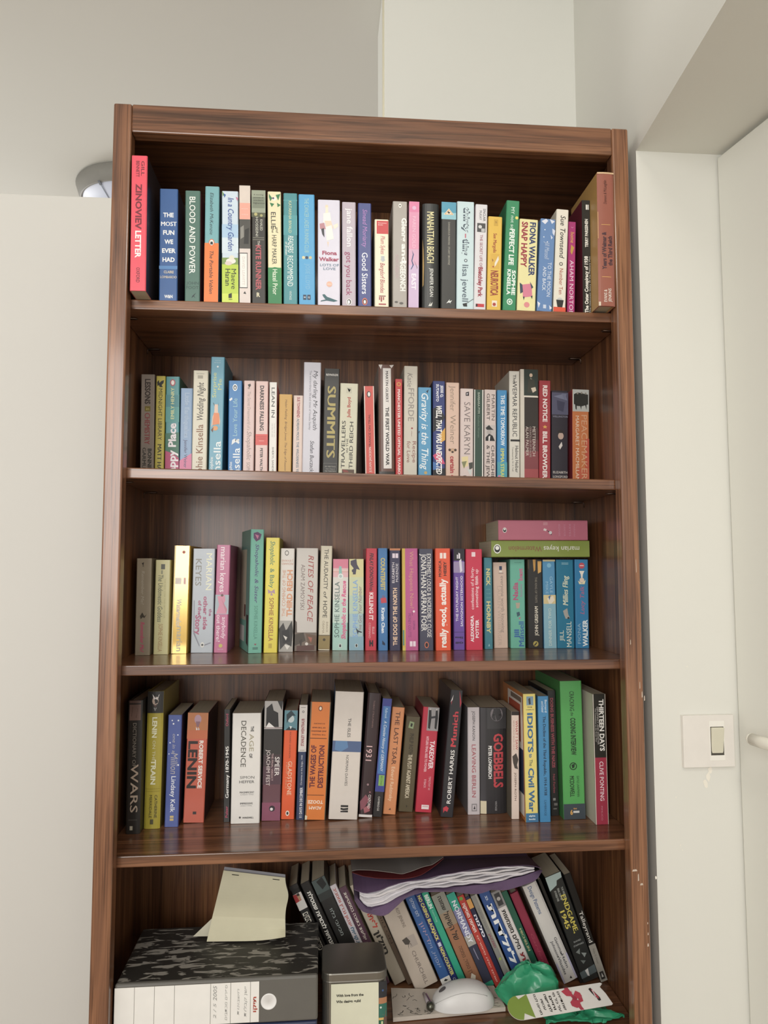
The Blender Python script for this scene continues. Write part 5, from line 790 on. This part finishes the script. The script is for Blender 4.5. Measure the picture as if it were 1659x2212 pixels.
NS = len(SLEEVE) - 1
def sl(u):
    f = u * NS; i = min(NS - 1, int(f)); f -= i
    return [a + (b - a) * f for a, b in zip(SLEEVE[i], SLEEVE[i + 1])]
def lo_sheet(u, v):
    x, zp, zl, zu = sl(u)
    if v < .2: q = v / .2; return (x, .098 + .014 * q, zp + (zl - .002 - zp) * q)
    if v < .6: q = (v - .2) / .4; return (x, .112 + .09 * q, zl - .002 + (.765 - zl) * q)
    q = (v - .6) / .4; return (x, .202 + .118 * q, .763)
def up_sheet(u, v):
    x, zp, zl, zu = sl(u)
    if v < .4: q = v / .4; return (x, .106 + .094 * q, zu + .0018 + (.7905 - zu) * q)
    q = (v - .4) / .6; return (x, .2 + .12 * q, .7923 + .002 * q)
UP = Vector((0, -.3, 1)).normalized()
slv = thing('plastic_sleeve', 'purple plastic document sleeve bulging with papers, lying across the tops of the leaning books', 'document sleeve')
mb = MB(); mb.slab(lambda u, v: (lo_sheet(u, v), UP), .0012, 44, 15, PURPLE); mb.build('lower_sheet', slv)
mb = MB(); mb.slab(lambda u, v: (up_sheet(u, v), UP), .0010, 44, 15, PURPLE); mb.build('upper_sheet', slv)
NL = 5
pst = thing('paper_stack', 'thick wavy wad of white papers bulging out of the purple plastic sleeve', 'papers')
def layer(k):
    def f(u, v):
        u2 = .03 + .935 * u
        x, zp, zl, zu = sl(u2)
        q = (k + .85) / NL
        z0 = zl + .0007 + (zu - zl - .0012) * q
        zb = .7672 + .0225 * q
        y = .1085 + .0028 * math.sin(23 * u2 + k * 2.1) + .0015 * math.sin(61 * u2 + k)
        if v < .5:
            r = v / .5
            return ((x, y + (.2 - y) * r, z0 + (zb - z0) * r), UP)
        return ((x, .2 + .11 * (v - .5) / .5, zb), UP)
    return f
def layer_th(k):
    def f(u):
        x, zp, zl, zu = sl(.03 + .935 * u)
        return max(.0003, min(.0042, (zu - zl - .0012) / NL * (.86 + .12 * math.sin(7 * u + k))))
    return f
for k in range(NL):
    mb = MB(); mb.slab(layer(k), layer_th(k), 44, 8, paint(['d0ccd0', 'dedade', 'c6c2c6', 'd8d4d6', 'ccc8ce'][k], .6)); mb.build('sheets', pst)
dw = thing('document_wallet', 'grey document wallet with a dark red lining gaping open on top of the purple sleeve', 'document wallet')
WALLET = [(0.4548, 0.8145, 0.8157), (0.4618, 0.8119, 0.8174), (0.4689, 0.8094, 0.8175), (0.4759, 0.8069, 0.8172), (0.483, 0.8056, 0.8168), (0.4901, 0.8043, 0.8163), (0.4972, 0.803, 0.8153), (0.5042, 0.802, 0.8144), (0.5113, 0.8014, 0.8134), (0.5184, 0.8007, 0.8124), (0.5255, 0.8001, 0.8112), (0.5326, 0.7998, 0.8101), (0.5397, 0.7995, 0.8088), (0.5468, 0.7993, 0.8075), (0.554, 0.7991, 0.8069), (0.5611, 0.7998, 0.8089), (0.5683, 0.8005, 0.8108), (0.5754, 0.8015, 0.8129), (0.5826, 0.8034, 0.8154), (0.5897, 0.8053, 0.8179), (0.5969, 0.8094, 0.8196), (0.6041, 0.8135, 0.8208), (0.6113, 0.8181, 0.8222), (0.6185, 0.8228, 0.8266), (0.6257, 0.8286, 0.831), (0.633, 0.8346, 0.8358)]
NW = len(WALLET) - 1
def wl(u):
    f = u * NW; i = min(NW - 1, int(f)); f -= i
    return [a + (b - a) * f for a, b in zip(WALLET[i], WALLET[i + 1])]
def flap(u, v):
    x, zr, zg = wl(u)
    return ((x, .1 + .2 * v, zg + (.8085 - zg) * min(1, v * 1.5)), UP)
def lining(u, v):
    x, zr, zg = wl(u)
    return ((x, .097 + .2 * v, zr + (.8 - zr) * min(1, v * 1.5)), UP)
mb = MB(); mb.slab(flap, .0009, 40, 10, paint('8c8782', .5)); mb.build('flap', dw)
mb = MB(); mb.slab(lining, .0009, 40, 10, paint('6c1f22', .5)); mb.build('lining', dw)

# ------------------------------------------------------------------ cream pad, mouse, pen
PADZ = ZS + .0092
mp_ = thing('mouse_pad', 'cream padded mouse mat with black scribbled marks under the white mouse', 'mouse mat')
MFL, MFR, MBL, MBR = Vector((0.5342, 0.1061, 0.5388)), Vector((0.7566, 0.1202, 0.5388)), Vector((0.5385, 0.2206, 0.5388)), Vector((0.7507, 0.1956, 0.5388))
MBL.y = min(MBL.y, .193); MBR.y = min(MBR.y, .193)
def mat(u, v):
    p = MFL.lerp(MFR, u).lerp(MBL.lerp(MBR, u), v)
    p.z = PADZ - .0003 * max(0, 1 - v / .12) ** 2 + .016 * max(0, .35 - u) * v * v
    return p
CREAMY = paint('beb3a6', .7)
mb = MB()
mb.slab(lambda u, v: (mat(u, v), Vector((0, 0, 1))), .0078, 30, 18, CREAMY)
o = mb.build('mat', mp_, smooth=False, bevel=0)
mb = MB()
INKM = paint('2c2824', .6)
rnd = random.Random(4)
def stroke(pts, r):
    for i in range(len(pts) - 1):
        a, b = mat(*pts[i]), mat(*pts[i + 1])
        d = (b - a); n = Vector((-d.y, d.x, 0)).normalized() * r
        a.z += .0004; b.z += .0004
        mb.add([a + n, b + n, b - n, a - n], [(3, 2, 1, 0)], INKM)
for u0, v0 in ((.13, .72), (.17, .66), (.19, .55), (.13, .36), (.15, .3), (.16, .2), (.2, .24), (.24, .22), (.08, .15), (.17, .82), (.05, .8), (.3, .12), (.34, .06), (.45, .05), (.52, .1), (.6, .04), (.74, .08), (.84, .06), (.9, .12), (.93, .2), (.95, .4), (.06, .06), (.22, .05)):
    p = [(u0, v0)]
    for _ in range(rnd.randint(3, 6)):
        p.append((min(.99, max(.01, p[-1][0] + rnd.uniform(-.022, .03))), min(.99, max(.01, p[-1][1] + rnd.uniform(-.07, .05)))))
    stroke(p, .0004)
mb.build('scribbles', mp_)

ms = thing('computer_mouse', 'white computer mouse resting on the cream scribbled mat', 'mouse', (.676, .139, PADZ + .0004), rot=(0, 0, math.radians(4)))
def mouse_pt(s, a):
    """s along the body (0 button end, 1 palm end), a around the dome 0..1"""
    L, hw = .126, .033
    t = s * 2 - 1
    w = hw * (max(0, 1 - abs(t) ** 3.2)) ** .5 * (1.0 - .05 * math.cos(3 * s))
    h = (.017 + .023 * math.sin(math.pi * min(1, .12 + .72 * s)) ** 1.3) * (max(0, 1 - abs(t) ** 5)) ** .5
    th = math.pi * a
    cx, sx = math.cos(th), math.sin(th)
    return Vector((t * L / 2, w * (abs(cx) ** .8) * (1 if cx > 0 else -1), h * abs(sx) ** .75))
MOUSE = paint('d4d2d0', .4)
mb = MB()
nu, nv = 36, 24
vs = [mouse_pt(.0015 + .997 * i / nu, j / nv) for i in range(nu + 1) for j in range(nv + 1)]
fs = [(i * (nv + 1) + j, i * (nv + 1) + j + 1, (i + 1) * (nv + 1) + j + 1, (i + 1) * (nv + 1) + j) for i in range(nu) for j in range(nv)]
fs.append(tuple(i * (nv + 1) for i in range(nu + 1))[::-1] + tuple(i * (nv + 1) + nv for i in range(nu + 1)))
mb.add(vs, fs[:-1], MOUSE)
mb.add([vs[i * (nv + 1)] for i in range(nu + 1)] + [vs[i * (nv + 1) + nv] for i in range(nu, -1, -1)], [tuple(range(2 * nu + 2))], MOUSE)
mb.build('shell', ms, smooth=True)
mb = MB()
ring = [mouse_pt(.17 + .055 * math.cos(6.283 * i / 18), .5 + .045 * math.sin(6.283 * i / 18)) + Vector((0, 0, .0006)) for i in range(18)]
mb.add(ring, [tuple(range(18))], paint('4c484c', .4)); mb.build('scroll_slot', ms)
for a0 in (.24, .77):
    mb = MB(); mb.tube([mouse_pt(.04 + .8 * i / 14, a0 + (.04 if a0 < .5 else -.04) * math.sin(3.14 * i / 14)) for i in range(15)], .0006, paint('b4b2b0', .4), 6); mb.build('seam', ms, smooth=True)
mb = MB(); mb.tube([mouse_pt(.9, .42), mouse_pt(.9, .5), mouse_pt(.92, .57)], .0011, paint('4a4648', .4), 6); mb.build('back_notch', ms)
pn = thing('ballpoint_pen', 'small pen with a round dark metal ball end lying on the cream mat', 'pen')
PB = Vector((0.6086, 0.1201, 0.5480))
mb = MB(); mb.tube([PB + Vector((-.001, .012, -.0042)), PB + Vector((-.006, .05, -.004))], .0036, paint('a89ca0', .4), 12, .003); mb.build('barrel', pn, smooth=True)
mb = MB(); mb.tube([PB + Vector((.005, .016, -.0045)), PB + Vector((-.0015, .05, -.0045))], .0012, paint('7c4c78', .4), 8); mb.build('clip', pn)
mb = MB(); mb.lathe([(.0082 * math.sin(math.pi * i / 12), -.0082 * math.cos(math.pi * i / 12)) for i in range(13)], PB, (0, -.9, .3), paint('5a5a50', .25, 1.0, .05, .7), 20, False); mb.build('ball_end', pn, smooth=True)
mb = MB(); mb.tube([PB + Vector((0, .004, -.001)), PB + Vector((-.001, .014, -.0035))], .0075, paint('2c2a2a', .35), 14, .005); mb.build('collar', pn, smooth=True)

# ------------------------------------------------------------------ green plastic bag and the card on it
def lump(mb, c, r, m, seed, n=28, k=18):
    rn = random.Random(seed)
    ph = [rn.uniform(0, 6.28) for _ in range(9)]
    vs = []
    for i in range(k + 1):
        th = math.pi * i / k
        for j in range(n):
            p = 2 * math.pi * j / n
            d = 1 + .10 * math.sin(3 * p + ph[0] + 2 * th) + .07 * math.sin(5 * p - 3 * th + ph[1]) + .05 * math.sin(9 * p + 5 * th + ph[2]) + .04 * math.sin(7 * th + ph[3] + 4 * p)
            vs.append((min(.984, c[0] + r[0] * d * math.sin(th) * math.cos(p)), c[1] + r[1] * d * math.sin(th) * math.sin(p), max(ZS + .0056, c[2] + r[2] * d * math.cos(th))))
    fs = []
    for i in range(k):
        for j in range(n):
            q = (j + 1) % n
            fs.append((i * n + j, (i + 1) * n + j, (i + 1) * n + q, i * n + q))
    mb.add(vs, fs, m)
bag = thing('plastic_bag', 'crumpled emerald green plastic bag under the gift card in front of the leaning books', 'bag')
BAGM = paint('1f9468', .28)
mb = MB()
LC1, LC2 = (0.8113, 0.1350, 0.5642), (0.9040, 0.0850, 0.5179)
lump(mb, LC1, (.064, .036, .049), BAGM, 3)
lump(mb, (LC2[0], .085, LC2[2] + .002), (.088, .036, .032), BAGM, 8)
lump(mb, ((LC1[0] + LC2[0]) / 2, .11, (LC1[2] + LC2[2]) / 2 - .006), (.06, .036, .028), BAGM, 5)
o = mb.build('film', bag)
md = o.modifiers.new('r', 'REMESH'); md.mode = 'VOXEL'; md.voxel_size = .0026
md.use_smooth_shade = True
tx = bpy.data.textures.new('crumple', 'VORONOI'); tx.noise_scale = .075; tx.distance_metric = 'DISTANCE'
md = o.modifiers.new('d', 'DISPLACE'); md.texture = tx; md.strength = .010; md.mid_level = .95; md.texture_coords = 'LOCAL'
CARDC = [(0.7435, 0.0664, 0.5883), (0.9388, 0.0895, 0.5937), (0.7495, 0.03, 0.5666), (0.9484, 0.0559, 0.5716)]
def at_c(c, t, k=0):
    a = Vector(CARDC[0]).lerp(Vector(CARDC[1]), c); b = Vector(CARDC[2]).lerp(Vector(CARDC[3]), c)
    return a.lerp(b, t)
CN = (Vector(CARDC[1]) - Vector(CARDC[0])).cross(Vector(CARDC[2]) - Vector(CARDC[0])).normalized()
if CN.y > 0: CN = -CN
gc = thing('gift_card', 'long white and green gift card with a red ribbon bow lying on the green bag', 'gift card')
out = []
for i in range(13):
    a = math.pi * i / 12
    out.append((.10 - .115 * math.sin(a), .5 - .5 * math.cos(a)))
out += [(.985, 1.0), (1.0, .96), (.985, .5), (.96, .18), (1.0, .06), (.985, .0)]
out = out[::-1]
mb = MB()
n = len(out)
top = [at_c(c, t) for c, t in out]; bot = [p - CN * .0012 for p in top]
mb.add(top + bot, [tuple(range(n)), tuple(range(n, 2 * n))[::-1]] + [(i, i + n, (i + 1) % n + n, (i + 1) % n) for i in range(n)], paint('dcd8d2', .4))
mb.build('card', gc)
mb = MB()
at_cd = lambda c, t, k: at_c(c, t) + CN * (.0003 + .00004 * k)
tip = [(c, t) for c, t in out if c <= .101]
mb.add([at_cd(c, t, 0) for c, t in tip + [(.215, 1.0), (.21, .0)]], [tuple(range(len(tip) + 2))], paint('7c9434', .4))
decorate(mb, ['d .06 .92 .285 .023 2c2824 b|מצאנו לכם', 'd .3 .76 .335 .023 2c2824 b|עכשיו', 'd .12 .88 .385 .023 2c2824 b|לחופשה', 'd .22 .82 .43 .023 2c2824 b|וחיים', 'd .1 .92 .475 .023 2c2824 b|על כל מי', 'd .1 .9 .525 .023 2c2824 b|שמתאים',
              'b .02 .98 .665 .668 c4c0bc', 'p a83448 .6,.0 .64,.0 .665,.45 .64,.5', 'p a83448 .63,.5 .665,.5 .7,1.0 .665,1.0', 'p b8384c .56,.12 .61,.04 .66,.2 .645,.4 .59,.34', 'p b8384c .66,.36 .7,.18 .735,.3 .74,.46 .68,.52', 'p b03448 .6,.62 .64,.5 .69,.6 .69,.84 .64,.9 .6,.78', 'p b03448 .69,.5 .735,.48 .73,.66 .69,.7', 'o .5 .66 .022 9c2c40',
              'p 2c2624 .835,.2 .86,.16 .905,.62 .905,.74 .88,.76 .845,.36', 'p b03c4c .855,.24 .868,.24 .895,.6 .89,.68 .875,.6', 'd .28 .68 .868 .012 e8e0e0 b|BONUS'], .21, .05, at_cd)
mb.build('card_printing', gc)
